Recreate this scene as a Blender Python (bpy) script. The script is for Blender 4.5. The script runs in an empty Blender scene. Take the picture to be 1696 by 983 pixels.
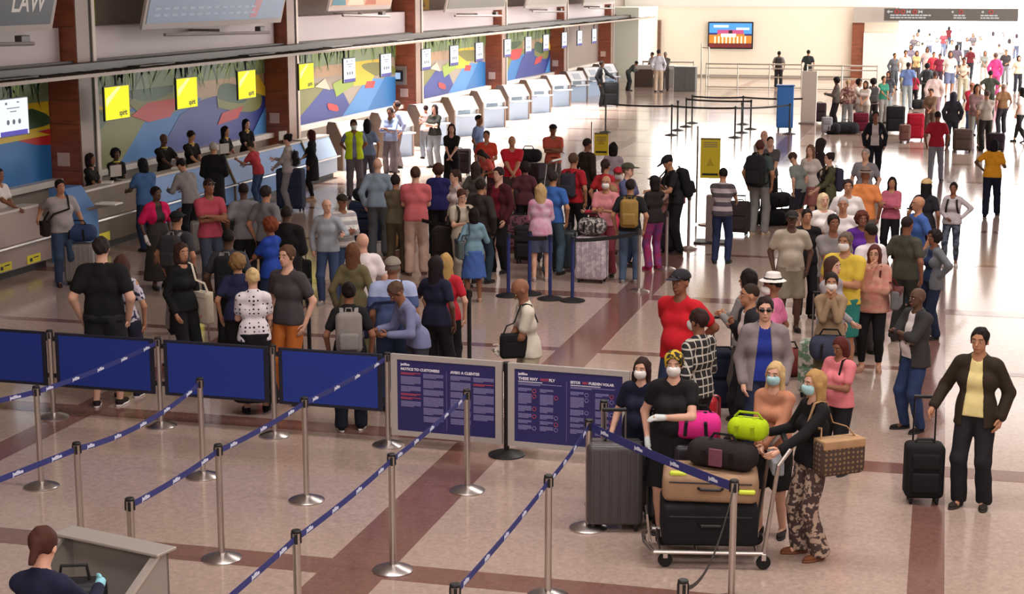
import bpy, math, random
import numpy as np
from mathutils import Matrix, Vector
# ------------------------------------------------------------------ camera, world, lights
F_PX=2700.;CX,CY=848.,491.5;YH=-22.;CAMH=4.75
TH=math.atan((CY-YH)/F_PX)
PSI=math.atan(720/(F_PX*math.cos(TH)+(CY-YH)*math.sin(TH)))
sc=bpy.context.scene
COL=sc.collection
cd=bpy.data.cameras.new('camera');cam=bpy.data.objects.new('camera',cd);COL.objects.link(cam)
cd.sensor_width=36;cd.lens=36*F_PX/1696;cd.clip_start=.1;cd.clip_end=600
cam.location=(0,0,CAMH);cam.rotation_euler=(math.pi/2-TH,0,PSI);sc.camera=cam
w=bpy.data.worlds.new('world');sc.world=w;w.use_nodes=True
w.node_tree.nodes['Background'].inputs[0].default_value=(1,.98,.95,1)
w.node_tree.nodes['Background'].inputs[1].default_value=3.5
vs=sc.view_settings;vs.view_transform='Standard';vs.look='None';vs.gamma=1;vs.use_curve_mapping=False
vs.exposure=0.0
def area(name,loc,rot,sx,sy,rad,col=(1,1,1),spread=180):
    l=bpy.data.lights.new(name,'AREA');l.shape='RECTANGLE';l.size=sx;l.size_y=sy
    l.energy=rad*math.pi*sx*sy;l.color=col;l.spread=math.radians(spread)
    o=bpy.data.objects.new(name,l);COL.objects.link(o);o.location=loc;o.rotation_euler=rot;return o
R=math.radians
# daylight entering through the high far windows and the glazed right side
area('daylight_far_window',(-3,87.7,6.3),(R(90),0,R(180)),24,5.0,7.5,(1,.98,.94))
area('daylight_side_window',(11.7,66,4.2),(0,R(90),0),6.5,42,4.5,(1,.98,.95))
area('daylight_skylight_strip',(-14.2,52,8.7),(0,0,0),1.6,26,26,(1,.97,.92),40)
for y in (54,66,78):
    area('ceiling_fill_far',(1,y,8.8),(0,0,0),10,2.0,6.0,(1,.98,.95))  # added overhead fill for the far hall; the ceiling has no opening here
for y in (-5,4,13,23):
    area('ceiling_fill_near',(.5,y,8.8),(0,0,0),14,1.5,12,(1,.93,.89))  # fill rows added out of view to brighten the foreground, no fittings modelled
area('corridor_fill',(2,106,3.65),(0,0,0),8,30,9,(1,.98,.95))  # unseen overhead fill added to brighten the corridor and its people
# ------------------------------------------------------------------ pixel -> point
def ray(x,y):
    u=(x-CX)/F_PX;v=(y-CY)/F_PX
    f=math.cos(TH)-v*math.sin(TH);d=-math.sin(TH)-v*math.cos(TH)
    return (-f*math.sin(PSI)+u*math.cos(PSI),f*math.cos(PSI)+u*math.sin(PSI),d)
def PT(x,y,z=0):
    r=ray(x,y);t=(z-CAMH)/r[2];return (r[0]*t,r[1]*t,z)
def PY(x,y,Y):
    r=ray(x,y);t=Y/r[1];return (r[0]*t,Y,CAMH+r[2]*t)
def PX(x,y,X):
    r=ray(x,y);t=X/r[0];return (X,r[1]*t,CAMH+r[2]*t)
# ------------------------------------------------------------------ materials
def lin(h):
    if isinstance(h,(tuple,list)): return tuple(h)
    c=[int(h[i:i+2],16)/255 for i in (0,2,4)]
    return tuple((x/12.92 if x<=.04045 else ((x+.055)/1.055)**2.4) for x in c)
MATS={}
def mat(h,rough=.8,metal=0,emit=0,pat=None,h2=None,sc_=1.,kind='plain',spec=.5,alpha=None):
    key=(str(h),rough,metal,emit,pat,str(h2),sc_,kind,alpha)
    if key in MATS: return MATS[key]
    m=bpy.data.materials.new('material_'+str(len(MATS)));m.use_nodes=True;MATS[key]=m
    nt=m.node_tree;b=nt.nodes['Principled BSDF'];c=lin(h)
    b.inputs['Base Color'].default_value=(*c,1);b.inputs['Roughness'].default_value=rough
    b.inputs['Metallic'].default_value=metal;b.inputs['Specular IOR Level'].default_value=spec
    if emit:
        b.inputs['Emission Color'].default_value=(*c,1);b.inputs['Emission Strength'].default_value=emit
        b.inputs['Base Color'].default_value=(0.02,.02,.02,1)
    if alpha is not None: b.inputs['Alpha'].default_value=alpha
    N=nt.nodes.new;Lk=nt.links.new
    if pat or kind in('cloth','stone','floor','hair','metal'):
        tc=N('ShaderNodeTexCoord')
        mp=N('ShaderNodeMapping');Lk(tc.outputs['Object'],mp.inputs[0])
    if pat:
        c2=lin(h2)
        def mix(fac):
            mx=N('ShaderNodeMix');mx.data_type='RGBA';Lk(fac,mx.inputs[0])
            mx.inputs[6].default_value=(*c,1);mx.inputs[7].default_value=(*c2,1);Lk(mx.outputs[2],b.inputs['Base Color'])
        def math_(op,a,bv):
            n=N('ShaderNodeMath');n.operation=op
            for i,v in enumerate((a,bv)):
                if hasattr(v,'links'): Lk(v,n.inputs[i])
                elif v is not None: n.inputs[i].default_value=v
            return n.outputs[0]
        sp=N('ShaderNodeSeparateXYZ');Lk(mp.outputs[0],sp.inputs[0])
        if pat=='stripes':
            mix(math_('GREATER_THAN',math_('SINE',math_('MULTIPLY',sp.outputs[2],6.283/sc_),None),0.0))
        elif pat=='vstripes':
            mix(math_('GREATER_THAN',math_('SINE',math_('MULTIPLY',sp.outputs[0],6.283/sc_),None),0.2))
        elif pat=='plaid':
            a1=math_('GREATER_THAN',math_('SINE',math_('MULTIPLY',sp.outputs[2],6.283/sc_),None),0.82)
            a2=math_('GREATER_THAN',math_('SINE',math_('MULTIPLY',sp.outputs[0],6.283/sc_),None),0.82)
            mix(math_('MAXIMUM',a1,a2))
        elif pat=='dots':
            v=N('ShaderNodeTexVoronoi');v.inputs['Scale'].default_value=1/sc_;v.inputs['Randomness'].default_value=.15
            Lk(mp.outputs[0],v.inputs[0]);mix(math_('LESS_THAN',v.outputs[0],.27))
        elif pat in('noise','tie'):
            v=N('ShaderNodeTexNoise');v.inputs['Scale'].default_value=1/sc_;v.inputs['Detail'].default_value=3
            Lk(mp.outputs[0],v.inputs[0])
            r=N('ShaderNodeValToRGB');r.color_ramp.elements[0].position=.46 if pat=='noise' else .35
            r.color_ramp.elements[1].position=.5 if pat=='noise' else .65
            Lk(v.outputs[0],r.inputs[0]);mix(r.outputs[0])
        elif pat=='yoke':
            mix(math_('GREATER_THAN',sp.outputs[2],sc_))
    elif kind in('cloth','hair'):
        v=N('ShaderNodeTexNoise');v.inputs['Scale'].default_value=9 if kind=='cloth' else 40;v.inputs['Detail'].default_value=4
        Lk(mp.outputs[0],v.inputs[0]);mx=N('ShaderNodeMix');mx.data_type='RGBA';mx.blend_type='MULTIPLY';mx.inputs[0].default_value=1
        r=N('ShaderNodeMapRange');r.inputs[3].default_value=.72;r.inputs[4].default_value=1.22;Lk(v.outputs[0],r.inputs[0])
        mx.inputs[6].default_value=(*c,1);Lk(r.outputs[0],mx.inputs[7]);Lk(mx.outputs[2],b.inputs['Base Color'])
    elif kind=='stone':
        mp.inputs['Scale'].default_value=(1,1,5)
        v=N('ShaderNodeTexNoise');v.inputs['Scale'].default_value=1.6;v.inputs['Detail'].default_value=8;v.inputs['Roughness'].default_value=.65
        Lk(mp.outputs[0],v.inputs[0]);r=N('ShaderNodeValToRGB');Lk(v.outputs[0],r.inputs[0])
        r.color_ramp.elements[0].position=.3;r.color_ramp.elements[1].position=.7
        r.color_ramp.elements[0].color=(*[x*.62 for x in c],1);r.color_ramp.elements[1].color=(*[min(1,x*1.3) for x in c],1)
        Lk(r.outputs[0],b.inputs['Base Color'])
    elif kind=='floor':
        v=N('ShaderNodeTexVoronoi');v.inputs['Scale'].default_value=38;Lk(mp.outputs[0],v.inputs[0])
        v2=N('ShaderNodeTexNoise');v2.inputs['Scale'].default_value=.45;v2.inputs['Detail'].default_value=5;Lk(mp.outputs[0],v2.inputs[0])
        v3=N('ShaderNodeTexNoise');v3.inputs['Scale'].default_value=14;v3.inputs['Detail'].default_value=6;Lk(mp.outputs[0],v3.inputs[0])
        def mr(s,a,b_):
            r=N('ShaderNodeMapRange');r.inputs[3].default_value=a;r.inputs[4].default_value=b_;Lk(s,r.inputs[0]);return r.outputs[0]
        def mul(a,bb):
            n=N('ShaderNodeMath');n.operation='MULTIPLY';Lk(a,n.inputs[0]);Lk(bb,n.inputs[1]);return n.outputs[0]
        f=mul(mul(mr(v2.outputs[0],.92,1.08),mr(v3.outputs[0],.8,1.2)),mr(v.outputs[1],.85,1.1))
        mx=N('ShaderNodeMix');mx.data_type='RGBA';mx.blend_type='MULTIPLY';mx.inputs[0].default_value=1
        mx.inputs[6].default_value=(*c,1);Lk(f,mx.inputs[7]);Lk(mx.outputs[2],b.inputs['Base Color'])
        Lk(mr(v2.outputs[0],rough*.75,rough*1.3),b.inputs['Roughness'])
    return m
def cl(h): return mat(h,.85,kind='cloth',spec=.25)
STEEL=mat('c9c3bf',.28,1);DARKM=mat('16161a',.45);BLACKP=mat('101013',.5);RUB=mat('0c0c0c',.8)
WHITEP=mat('e9e6e2',.5)
# ------------------------------------------------------------------ mesh accumulator
def rotm(ax,deg): return Matrix.Rotation(R(deg),4,ax)
class MB:
    def __init__(s): s.v=[];s.f=[];s.m=[];s.mats=[]
    def mi(s,m):
        if m not in s.mats: s.mats.append(m)
        return s.mats.index(m)
    def add(s,v,f,m,M=None):
        k=len(s.v)
        if M is not None: v=[tuple(M@Vector(p)) for p in v]
        s.v+=[tuple(p) for p in v];i=s.mi(m)
        s.f+=[tuple(a+k for a in q) for q in f];s.m+=[i]*len(f);return s
    def box(s,x0,x1,y0,y1,z0,z1,m,M=None):
        v=[(x,y,z) for z in(z0,z1) for y in(y0,y1) for x in(x0,x1)]
        return s.add(v,[(0,2,3,1),(4,5,7,6),(0,1,5,4),(2,6,7,3),(0,4,6,2),(1,3,7,5)],m,M)
    def bev(s,x0,x1,y0,y1,z0,z1,r,m,M=None,n=3):
        cx,cy,cz=(x0+x1)/2,(y0+y1)/2,(z0+z1)/2;hx,hy,hz=(x1-x0)/2,(y1-y0)/2,(z1-z0)/2
        r=min(r,hx*.98,hy*.98,hz*.98)
        ts=[math.pi/4*(-1+2*i/n) for i in range(n+1)]
        t=[-1-0]+[];V=[];F=[];idx={}
        gx=[math.tan(a) for a in ts]
        g=[-1.0]+[x for x in gx[1:-1]]+[1.0]
        def key(p):
            kk=tuple(round(c,5) for c in p)
            if kk not in idx: idx[kk]=len(V);V.append(p)
            return idx[kk]
        # each face: split near the rim only
        def co(u):
            out=[]
            for q in u: out.append(q)
            return out
        lv=[]
        for i in range(n+1): lv.append((-1,g[i]))
        seq=[(-1,g[i]*.5-.5) for i in range(n+1)]+[(1,g[i]*.5+.5) for i in range(n+1)]
        def P3(ax,sg,a,b):
            # a,b in seq: (side, u) ; corner-sphere direction
            d=[0,0,0];o=[0,0,0];A=(ax+1)%3;B=(ax+2)%3
            d[ax]=sg;d[A]=a[1];d[B]=b[1]
            L=math.sqrt(sum(q*q for q in d));d=[q/L for q in d]
            o[ax]=sg;o[A]=a[0];o[B]=b[0]
            h=(hx,hy,hz);c=(cx,cy,cz)
            return tuple(c[i]+o[i]*(h[i]-r)+d[i]*r for i in range(3))
        for ax in range(3):
            for sg in(-1,1):
                G=[[key(P3(ax,sg,a,b)) for b in seq] for a in seq]
                for i in range(len(seq)-1):
                    for j in range(len(seq)-1):
                        q=(G[i][j],G[i+1][j],G[i+1][j+1],G[i][j+1])
                        if sg<0:q=q[::-1]
                        if len(set(q))==4:F.append(q)
                        elif len(set(q))==3:
                            qq=[];[qq.append(e) for e in q if e not in qq];F.append(tuple(qq))
        return s.add(V,F,m,M)
    def lathe(s,prof,m,n=20,M=None,cx=0,cy=0):
        V=[(cx+r*math.cos(2*math.pi*i/n),cy+r*math.sin(2*math.pi*i/n),z) for r,z in prof for i in range(n)]
        F=[(k*n+i,k*n+(i+1)%n,(k+1)*n+(i+1)%n,(k+1)*n+i) for k in range(len(prof)-1) for i in range(n)]
        F+=[tuple(reversed(range(n))),tuple(range((len(prof)-1)*n,len(prof)*n))]
        return s.add(V,F,m,M)
    def tube(s,pts,r,m,n=8,M=None,closed=False):
        pts=[Vector(p) for p in pts];rr=r if isinstance(r,(list,tuple)) else [r]*len(pts)
        V=[];up=None;K=len(pts)
        for i,p in enumerate(pts):
            t=(pts[(i+1)%K] if (closed or i<K-1) else p)-(pts[i-1] if (closed or i>0) else p)
            t.normalize()
            if up is None or abs(up.dot(t))>.98: up=t.orthogonal().normalized()
            up=(up-t*up.dot(t)).normalized();b=t.cross(up)
            V+=[tuple(p+(up*math.cos(2*math.pi*k/n)+b*math.sin(2*math.pi*k/n))*rr[i]) for k in range(n)]
        F=[(i*n+k,i*n+(k+1)%n,((i+1)%K)*n+(k+1)%n,((i+1)%K)*n+k) for i in range(K if closed else K-1) for k in range(n)]
        if not closed: F+=[tuple(reversed(range(n))),tuple(range((K-1)*n,K*n))]
        return s.add(V,F,m,M)
    def band(s,pts,wd,th,m,side=(0,0,1),M=None):
        # flat strap along pts; wd along 'side'
        V=[];sd=Vector(side)
        pts=[Vector(p) for p in pts]
        for i,p in enumerate(pts):
            t=(pts[min(i+1,len(pts)-1)]-pts[max(i-1,0)]).normalized();sv=(sd-t*sd.dot(t)).normalized();nn=t.cross(sv)
            for a,b in((-1,-1),(1,-1),(1,1),(-1,1)): V.append(tuple(p+sv*a*wd/2+nn*b*th/2))
        F=[(i*4+k,i*4+(k+1)%4,i*4+4+(k+1)%4,i*4+4+k) for i in range(len(pts)-1) for k in range(4)]
        F+=[(3,2,1,0),tuple((len(pts)-1)*4+k for k in range(4))]
        return s.add(V,F,m,M)
    def ball(s,c,r,m,n=10,k=6,M=None):
        V=[];rx,ry,rz=r if isinstance(r,(tuple,list)) else (r,r,r)
        for j in range(1,k):
            a=math.pi*j/k
            V+=[(c[0]+rx*math.sin(a)*math.cos(2*math.pi*i/n),c[1]+ry*math.sin(a)*math.sin(2*math.pi*i/n),c[2]-rz*math.cos(a)) for i in range(n)]
        F=[(j*n+i,j*n+(i+1)%n,(j+1)*n+(i+1)%n,(j+1)*n+i) for j in range(k-2) for i in range(n)]
        b=len(V);V+=[(c[0],c[1],c[2]-rz),(c[0],c[1],c[2]+rz)]
        F+=[(b,(i+1)%n,i) for i in range(n)]+[(b+1,(k-2)*n+i,(k-2)*n+(i+1)%n) for i in range(n)]
        return s.add(V,F,m,M)
    def poly(s,pts,m,M=None): return s.add(pts,[tuple(range(len(pts)))],m,M)
    def extr(s,pts,vec,m,M=None):
        n=len(pts);v=[tuple(p) for p in pts]+[tuple(Vector(p)+Vector(vec)) for p in pts]
        return s.add(v,[tuple(range(n))[::-1],tuple(range(n,2*n))]+[(i,(i+1)%n,n+(i+1)%n,n+i) for i in range(n)],m,M)
    def mesh(s,name,smooth=False):
        me=bpy.data.meshes.new(name);me.from_pydata(s.v,[],s.f)
        for m in s.mats: me.materials.append(m)
        me.polygons.foreach_set('material_index',s.m)
        if smooth:
            me.polygons.foreach_set('use_smooth',[True]*len(s.f))
            try: me.set_sharp_from_angle(angle=R(38))
            except Exception: pass
        me.update();return me
    def obj(s,name,parent=None,smooth=False,loc=None,rz=None):
        o=bpy.data.objects.new(name,s.mesh(name,smooth));COL.objects.link(o)
        if parent: o.parent=parent
        if loc: o.location=loc
        if rz is not None:o.rotation_euler[2]=rz
        return o
def tag(o,label,cat,group=None):
    o['label']=label;o['category']=cat
    if group:o['group']=group
    return o
def emp(name,loc,rz=0,label=None,cat=None,group=None):
    o=bpy.data.objects.new(name,None);COL.objects.link(o);o.location=loc;o.rotation_euler[2]=rz;o.empty_display_size=.1
    if label:tag(o,label,cat,group)
    return o
def struct(o): o['kind']='structure';return o
def link(name,me,parent,M=None,mt=None):
    o=bpy.data.objects.new(name,me);COL.objects.link(o)
    if parent:o.parent=parent
    if M is not None:o.matrix_local=M
    if mt is not None and len(me.materials):
        o.material_slots[0].link='OBJECT';o.material_slots[0].material=mt
    return o
def copy_tree(o,parent=None):
    c=o.copy();COL.objects.link(c);c.parent=parent
    if parent is not None:c.matrix_parent_inverse=o.matrix_parent_inverse.copy()
    for ch in list(o.children): copy_tree(ch,c)
    return c
TXT={}
def text_mesh(body,size,m,bold=0):
    k=(body,size,bold)
    if k not in TXT:
        cu=bpy.data.curves.new('lettering','FONT');cu.body=body;cu.size=size;cu.offset=bold;cu.extrude=.001
        cu.resolution_u=2
        o=bpy.data.objects.new('lettering',cu);COL.objects.link(o)
        bpy.context.view_layer.update()
        me=bpy.data.meshes.new_from_object(o.evaluated_get(bpy.context.evaluated_depsgraph_get()))
        bpy.data.objects.remove(o);TXT[k]=me
    me=TXT[k].copy();me.materials.clear();me.materials.append(m);return me
def text(body,size,m,parent,M,bold=0):
    o=link('lettering',text_mesh(body,size,m,bold),parent,M);return o
# ------------------------------------------------------------------ the hall
random.seed(5)
FLOORC=mat('b29c90',.13,kind='floor',spec=.55);STRC=mat('7d5a52',.13,kind='floor',spec=.55)
WALLW=mat('d8d0cc',.7);CREAM=mat('f8f0de',.75)
fl=struct(MB().box(-19,14,-8,140,-.2,0,FLOORC).obj('floor'))
def stripe(x0,x1,y0,y1): MB().box(x0,x1,y0,y1,-.01,.002,STRC).obj('floor_stripe',fl)
for x0,x1 in((-9.5,-9.12),(-4.8,-4.23),(-.08,.21),(4.3,4.8)): stripe(x0,x1,-6,86)
ys=[(11.97,12.33),(16.05,16.42),(20.62,20.82),(24.45,24.85),(28.9,29.1)]+[(33+4.25*i,33.3+4.25*i) for i in range(13)]
xb=[-15,-9.5,-9.12,-4.8,-4.23,-.08,.21,4.3,4.8,11]
for y0,y1 in ys:
    for i in range(0,len(xb)-1,2): stripe(xb[i],xb[i+1],y0,y1)
struct(MB().box(-19,14,-8,90,9,9.2,mat('cfc9c4',.9)).obj('ceiling'))
struct(MB().box(-19,14,-8.2,-8,0,9,WALLW).obj('wall_back'))
# left wall: low wall, mural field, fascia, upper recess
wl=struct(MB().box(-17.4,-16.75,-8,90,0,9,mat('8a7d74',.8)).obj('wall_left'))
for z0,z1,x,m,nm in((0,.98,-16.55,mat('a09489',.6),'trim_8'),(.98,1.1,-16.4,mat('e0d8cf',.4),'trim_9')):
    struct(MB().box(-16.74,x,18,84,z0,z1,m).obj(nm))
struct(MB().box(11.8,12,-8,44,0,9,WALLW).obj('wall_right'))
# far wall with doorway opening on the right
fw=struct(MB().box(-17,-2.3,88,88.3,0,3.72,CREAM).obj('wall_far'))
MB().box(-17,-3.0,87.9,88,0,.12,mat('8f8478',.6)).obj('skirting',fw)
struct(MB().box(-17,-14.9,82,87.98,0,3.72,mat('d9dcd0',.6)).obj('trim_1'))
struct(MB().box(-15.35,-14.75,87.7,87.99,0,2.99,mat('7c5a4a',.5,kind='stone')).obj('trim_2'))
struct(MB().box(-4.65,-4.05,87.6,87.99,0,2.9,mat('8b4f35',.5,kind='stone')).obj('trim_3'))
struct(MB().box(-4.05,-2.4,87.5,87.9,0,2.4,mat('f2efe8',.6)).obj('trim_4'))
struct(MB().box(-4.6,-2.3,87.4,87.6,2.95,3.72,mat('b7b2ad',.7)).obj('trim_5'))
struct(MB().box(-17,14,87.95,88.1,3.72,9,mat('f3f0ea',.8)).obj('trim_6'))
# bright outside beyond the doorway: side walls of the corridor
struct(MB().box(-2.8,-2.3,88.3,128,0,3.7,mat('efece6',.7)).obj('wall_corridor'))
# ---- left bays
BROWN=mat('96523a',.4,kind='stone');PIL=mat('8d7468',.5);PALE=mat('c9b8ac',.5);DK=mat('2a2422',.6)
bases=[17.84+10.42*i for i in range(7)]
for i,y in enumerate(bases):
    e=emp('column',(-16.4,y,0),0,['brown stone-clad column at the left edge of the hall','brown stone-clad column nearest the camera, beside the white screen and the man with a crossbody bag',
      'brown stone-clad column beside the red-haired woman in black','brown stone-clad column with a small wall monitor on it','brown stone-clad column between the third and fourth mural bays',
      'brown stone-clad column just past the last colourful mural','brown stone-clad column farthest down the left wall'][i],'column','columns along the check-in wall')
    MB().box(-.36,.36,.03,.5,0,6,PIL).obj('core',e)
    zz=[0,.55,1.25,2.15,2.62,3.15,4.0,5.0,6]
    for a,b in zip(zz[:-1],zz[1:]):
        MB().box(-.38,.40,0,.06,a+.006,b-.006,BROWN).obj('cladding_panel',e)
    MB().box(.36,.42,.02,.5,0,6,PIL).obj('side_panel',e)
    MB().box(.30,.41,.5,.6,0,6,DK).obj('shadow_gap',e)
    MB().box(.34,.44,.6,.72,0,6,PALE).obj('edge_strip',e)
    MB().box(-.1,.16,-.012,0,1.34,1.6,mat('d9b9ac',.5)).obj('plaque',e)
    if i==3:
        f=MB().box(-.34,.12,-.07,0,1.72,2.3,mat('8b8078',.5)).obj('monitor_frame',e)
        MB().box(-.3,.02,-.1,-.07,1.83,2.17,BLACKP).obj('monitor',f);MB().box(-.24,-.06,-.102,-.1,1.9,2.1,mat('9fb8d8',emit=1.2)).obj('screen',f)
# murals: flat printed panels, one per bay
G=dict(g=mat('6f8b34',.5),dg=mat('2f5230',.5),ol=mat('7a7a38',.5),r=mat('c42a2a',.5),y=mat('e0bf2a',.5),b=mat('2473b8',.5),nb=mat('22338c',.5),t=mat('b89a78',.5),lg=mat('93ad3e',.5),sb=mat('4d8fd0',.5),bg=mat('a79b8c',.5),w=mat('d8d0b8',.5),s=mat('7c8f6a',.5))
def leaf(cx,cy,w_,h_,ang,n=10):
    p=[]
    for k in range(n+1):
        t=k/n;p.append((t-.5,math.sin(math.pi*t)*.5))
    for k in range(1,n):
        t=1-k/n;p.append((t-.5,-math.sin(math.pi*t)*.5))
    c,s_=math.cos(R(ang)),math.sin(R(ang))
    return [(cx+(a*w_)*c-(b*h_)*s_,cy+(a*w_)*s_+(b*h_)*c) for a,b in p]
BAYN=['first','second','third','fourth','fifth','sixth']
for bi in range(6):
    y0=bases[bi]+.74;y1=bases[bi+1]-.03 if bi!=2 else bases[bi+1]-.13;Lb=y1-y0;z0,z1=1.1,3.02;Hh=z1-z0
    if bi==0: y0=21.0;Lb=y1-y0
    ml=emp('mural',(-16.62,y0,z0),0,'printed wall mural of leaves in the %s bay from the camera'%BAYN[bi],'mural','murals along the check-in wall')
    MB().box(-.09,0,0,Lb,0,Hh,G['bg'] if bi<5 else mat('8a7a72',.6)).obj('panel',ml)
    if bi==5: continue
    lay=0
    def put(pts,c,nm='print'):
        global lay
        lay+=1
        P_=[(0.002*lay,min(max(u,0),1)*Lb,min(max(v,0),1)*Hh) for u,v in pts]
        MB().poly(P_,G[c]).obj(nm,ml)
    lay=0
    sh=[0,0,.1,-.08,.05][bi]
    if bi==0:
        put([(0,0),(1,0),(1,.55),(0,.62)],'b');put([(0,.4),(1,.5),(1,.95),(0,.95)],'y')
        put([(0,0),(.25,0),(.5,.5),(.3,.62),(0,.5)],'ol');put(leaf(.88,.62,.22,.3,70),'dg')
        put([(.8,.46),(1,.5),(1,.34),(.93,.36)],'r');put([(.35,.62),(.8,.6),(1,.44),(.6,.42)],'y');put([(.0,.75),(.5,.85),(.4,.6),(0,.6)],'w')
    elif bi in(1,4):
        put([(0,.5),(.2,.2),(.2,.62),(0,.7)],'y');put([(.05,0),(.55,0),(.62,.6),(.3,.62),(.2,.5)],'b')
        put([(0,0),(.2,0),(.35,.5),(.12,.62),(0,.62)],'ol');put([(0,.2),(.1,.35),(.18,.55),(.1,.62),(0,.6)],'dg');put([(0,.1),(.07,.3),(.1,.42),(0,.35)],'r')
        put([(.38,0),(1,0),(1,.5),(.8,.62),(.62,.55),(.5,.42)],'nb');put(leaf(.42,.62,.36,.38,-12),'ol');put(leaf(.36,.74,.26,.22,-6),'dg')
        put([(.26,.5),(.34,.62),(.5,.62),(.45,.42),(.34,.4)],'r');put([(.5,.6),(.95,.55),(1,.8),(.5,.9)],'t')
        put(leaf(.84,.5,.3,.42,28),'ol');put(leaf(.8,.58,.2,.3,24),'dg');put([(.7,.22),(.82,.26),(.86,.4),(.73,.36)],'r')
        put([(.78,.85),(.88,.6),(1,.48),(1,.6),(.92,.9)],'y');put([(.9,.0),(1,0),(1,.35)],'sb')
    else:
        put([(0,0),(.3,0),(.42,.35),(.3,.55),(0,.6)],'ol');put([(.1,0),(.6,0),(.5,.4),(.35,.45)],'nb')
        put([(.0,.62),(.6,.62),(.65,.9),(0,.9)],'t');put([(.5,0),(.75,0),(.9,.45),(.72,.5)],'sb');put([(.72,0),(1,0),(1,.45),(.9,.5)],'b')
        put([(.45,.3),(.68,.5),(.6,.62),(.42,.5)],'lg');put([(.6,.42),(.75,.4),(.85,.7),(.8,.9),(.62,.85)],'y')
        put(leaf(.82+sh*.3,.62,.22,.4,60),'ol');put([(.7,.36),(.78,.34),(.8,.44),(.72,.46)],'r');put(leaf(.42,.16,.08,.16,30),'r')
        put([(.28,.5),(.36,.6),(.4,.42)],'w')
    # palm fronds along the top
    put([(0,.78),(1,.78),(1,1),(0,1)],'s')
    rr=random.Random(bi)
    m=MB()
    for k in range(int(Lb*9)):
        u=rr.random();v=.99;ln=.10+.24*rr.random();sw=(rr.random()-.5)*.06
        m.poly([(.0,(u-.006)*Lb,v*Hh),(0,(u+.006)*Lb,v*Hh),(0,min(max(u+sw*1.6,0),1)*Lb,(v-ln)*Hh)],[G['g'],G['lg'],G['dg'],G['g']][k%4])
    m.obj('frond_print',ml,loc=(.002*(lay+2),0,0))['kind']='stuff'
# fascia, shelf recess, ledge
for i in range(-1,6):
    y0=17.84+10.42*i+.74;y1=y0+9.66
    o=struct(MB().box(-16.9,-16.3,y0,y1-.05,3.3,3.98,mat('c4b6b8',.6)).obj('trim_%d'%(10+i)))
# ladder truss and its screens
tr=emp('ceiling_truss',(-15.2,6,3.16),0,'long dark ladder-shaped metal truss running above the check-in counters','truss')
TM=mat('3c3633',.5,.3);TL=mat('9c8a7a',.5)
MB().box(.42,.5,0,80,0,.06,TL).obj('rail',tr);MB().box(-.95,-.85,0,80,.1,.2,TM).obj('rail',tr);MB().box(-.4,-.1,0,80,.06,.2,TM).obj('rail',tr)
m=MB().box(-.9,.44,0,.04,0,.04,TM);rm=m.mesh('rung')
for k in range(118): link('rung',rm,tr,Matrix.Translation((0,.3+k*.67,.03)))
sh_=MB().box(0,.55,0,1.5,0,.02,TM).mesh('plate')
for k in range(15): link('plate',sh_,tr,Matrix.Translation((-.4,2.2+k*5.2,.065)))
YEL=mat('f2ea1c',emit=1.15);SCW=mat('eef2fb',emit=1.1);SCB=mat('5a50b8',emit=.9);SCG=mat('e8ecf4',emit=1.0)
LBL={1:'yellow lit screen hanging beside the first tall column',2:'yellow lit screen hanging above the two counter agents',3:'yellow lit screen hanging above the long-haired agents',4:'yellow lit screen hanging past the second tall column'}
for k in range(16):
    y=22.0+3.06*k if k else 25.0-.0
    yy=25.0+3.25*(k)-.0
    y=[25.0,28.7,31.75,34.85,38.5,41.6,44.6,48.4,51.4,54.4,58.2,61.3,64.2,67.5,70.5,73.6][k]
    e=emp('hanging_screen',(-15.4,y,2.24),R(90),LBL.get(k,'white lit flight screen hanging from the truss, %s in the row'%['nearest','','','','','fifth past the column','sixth','seventh','eighth','ninth','tenth','eleventh','twelfth','thirteenth','fourteenth','fifteenth'][k]),'screen','screens hanging over the counters')
    # local: screen plane x-z, front -y
    MB().box(-.5 if k<5 else -.46,.5 if k<5 else .46,.012,.05,-.02,.64,BLACKP).obj('housing',e)
    MB().tube([(0,.03,.6),(0,.03,.95)],.022,BLACKP).obj('hanger',e)
    MB().box(-.47 if k<5 else -.43,.47 if k<5 else .43,0,.012,0,.62,YEL if 0<k<5 else SCW).obj('screen',e)
    rot=Matrix.Rotation(R(90),4,'X')
    if 0<k<5:
        text('spirit',.15,mat('2a2a18',.6),e,Matrix.Translation((.05,-.003,.06))@rot,.004)
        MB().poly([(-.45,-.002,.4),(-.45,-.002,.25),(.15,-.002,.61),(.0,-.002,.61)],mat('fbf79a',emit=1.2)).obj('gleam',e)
    else:
        MB().box(-.43,.43,-.002,0,.0,.08,SCB).obj('banner',e)
        g=mat('8f90a0',emit=.5)
        b=MB()
        b.box(-.2,.2,-.002,0,.46,.475,g).box(-.1,.1,-.002,0,.4,.415,g).box(-.24,-.18,-.002,0,.53,.57,g).box(.12,.2,-.002,0,.55,.57,g)
        b.lathe([(.045,0),(.045,.002)],g,12,Matrix.Translation((-.18,-.001,.23))@rot).lathe([(.045,0),(.045,.002)],g,12,Matrix.Translation((0,-.001,.23))@rot).lathe([(.045,0),(.045,.002)],g,12,Matrix.Translation((.18,-.001,.23))@rot)
        b.obj('icons',e)
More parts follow.
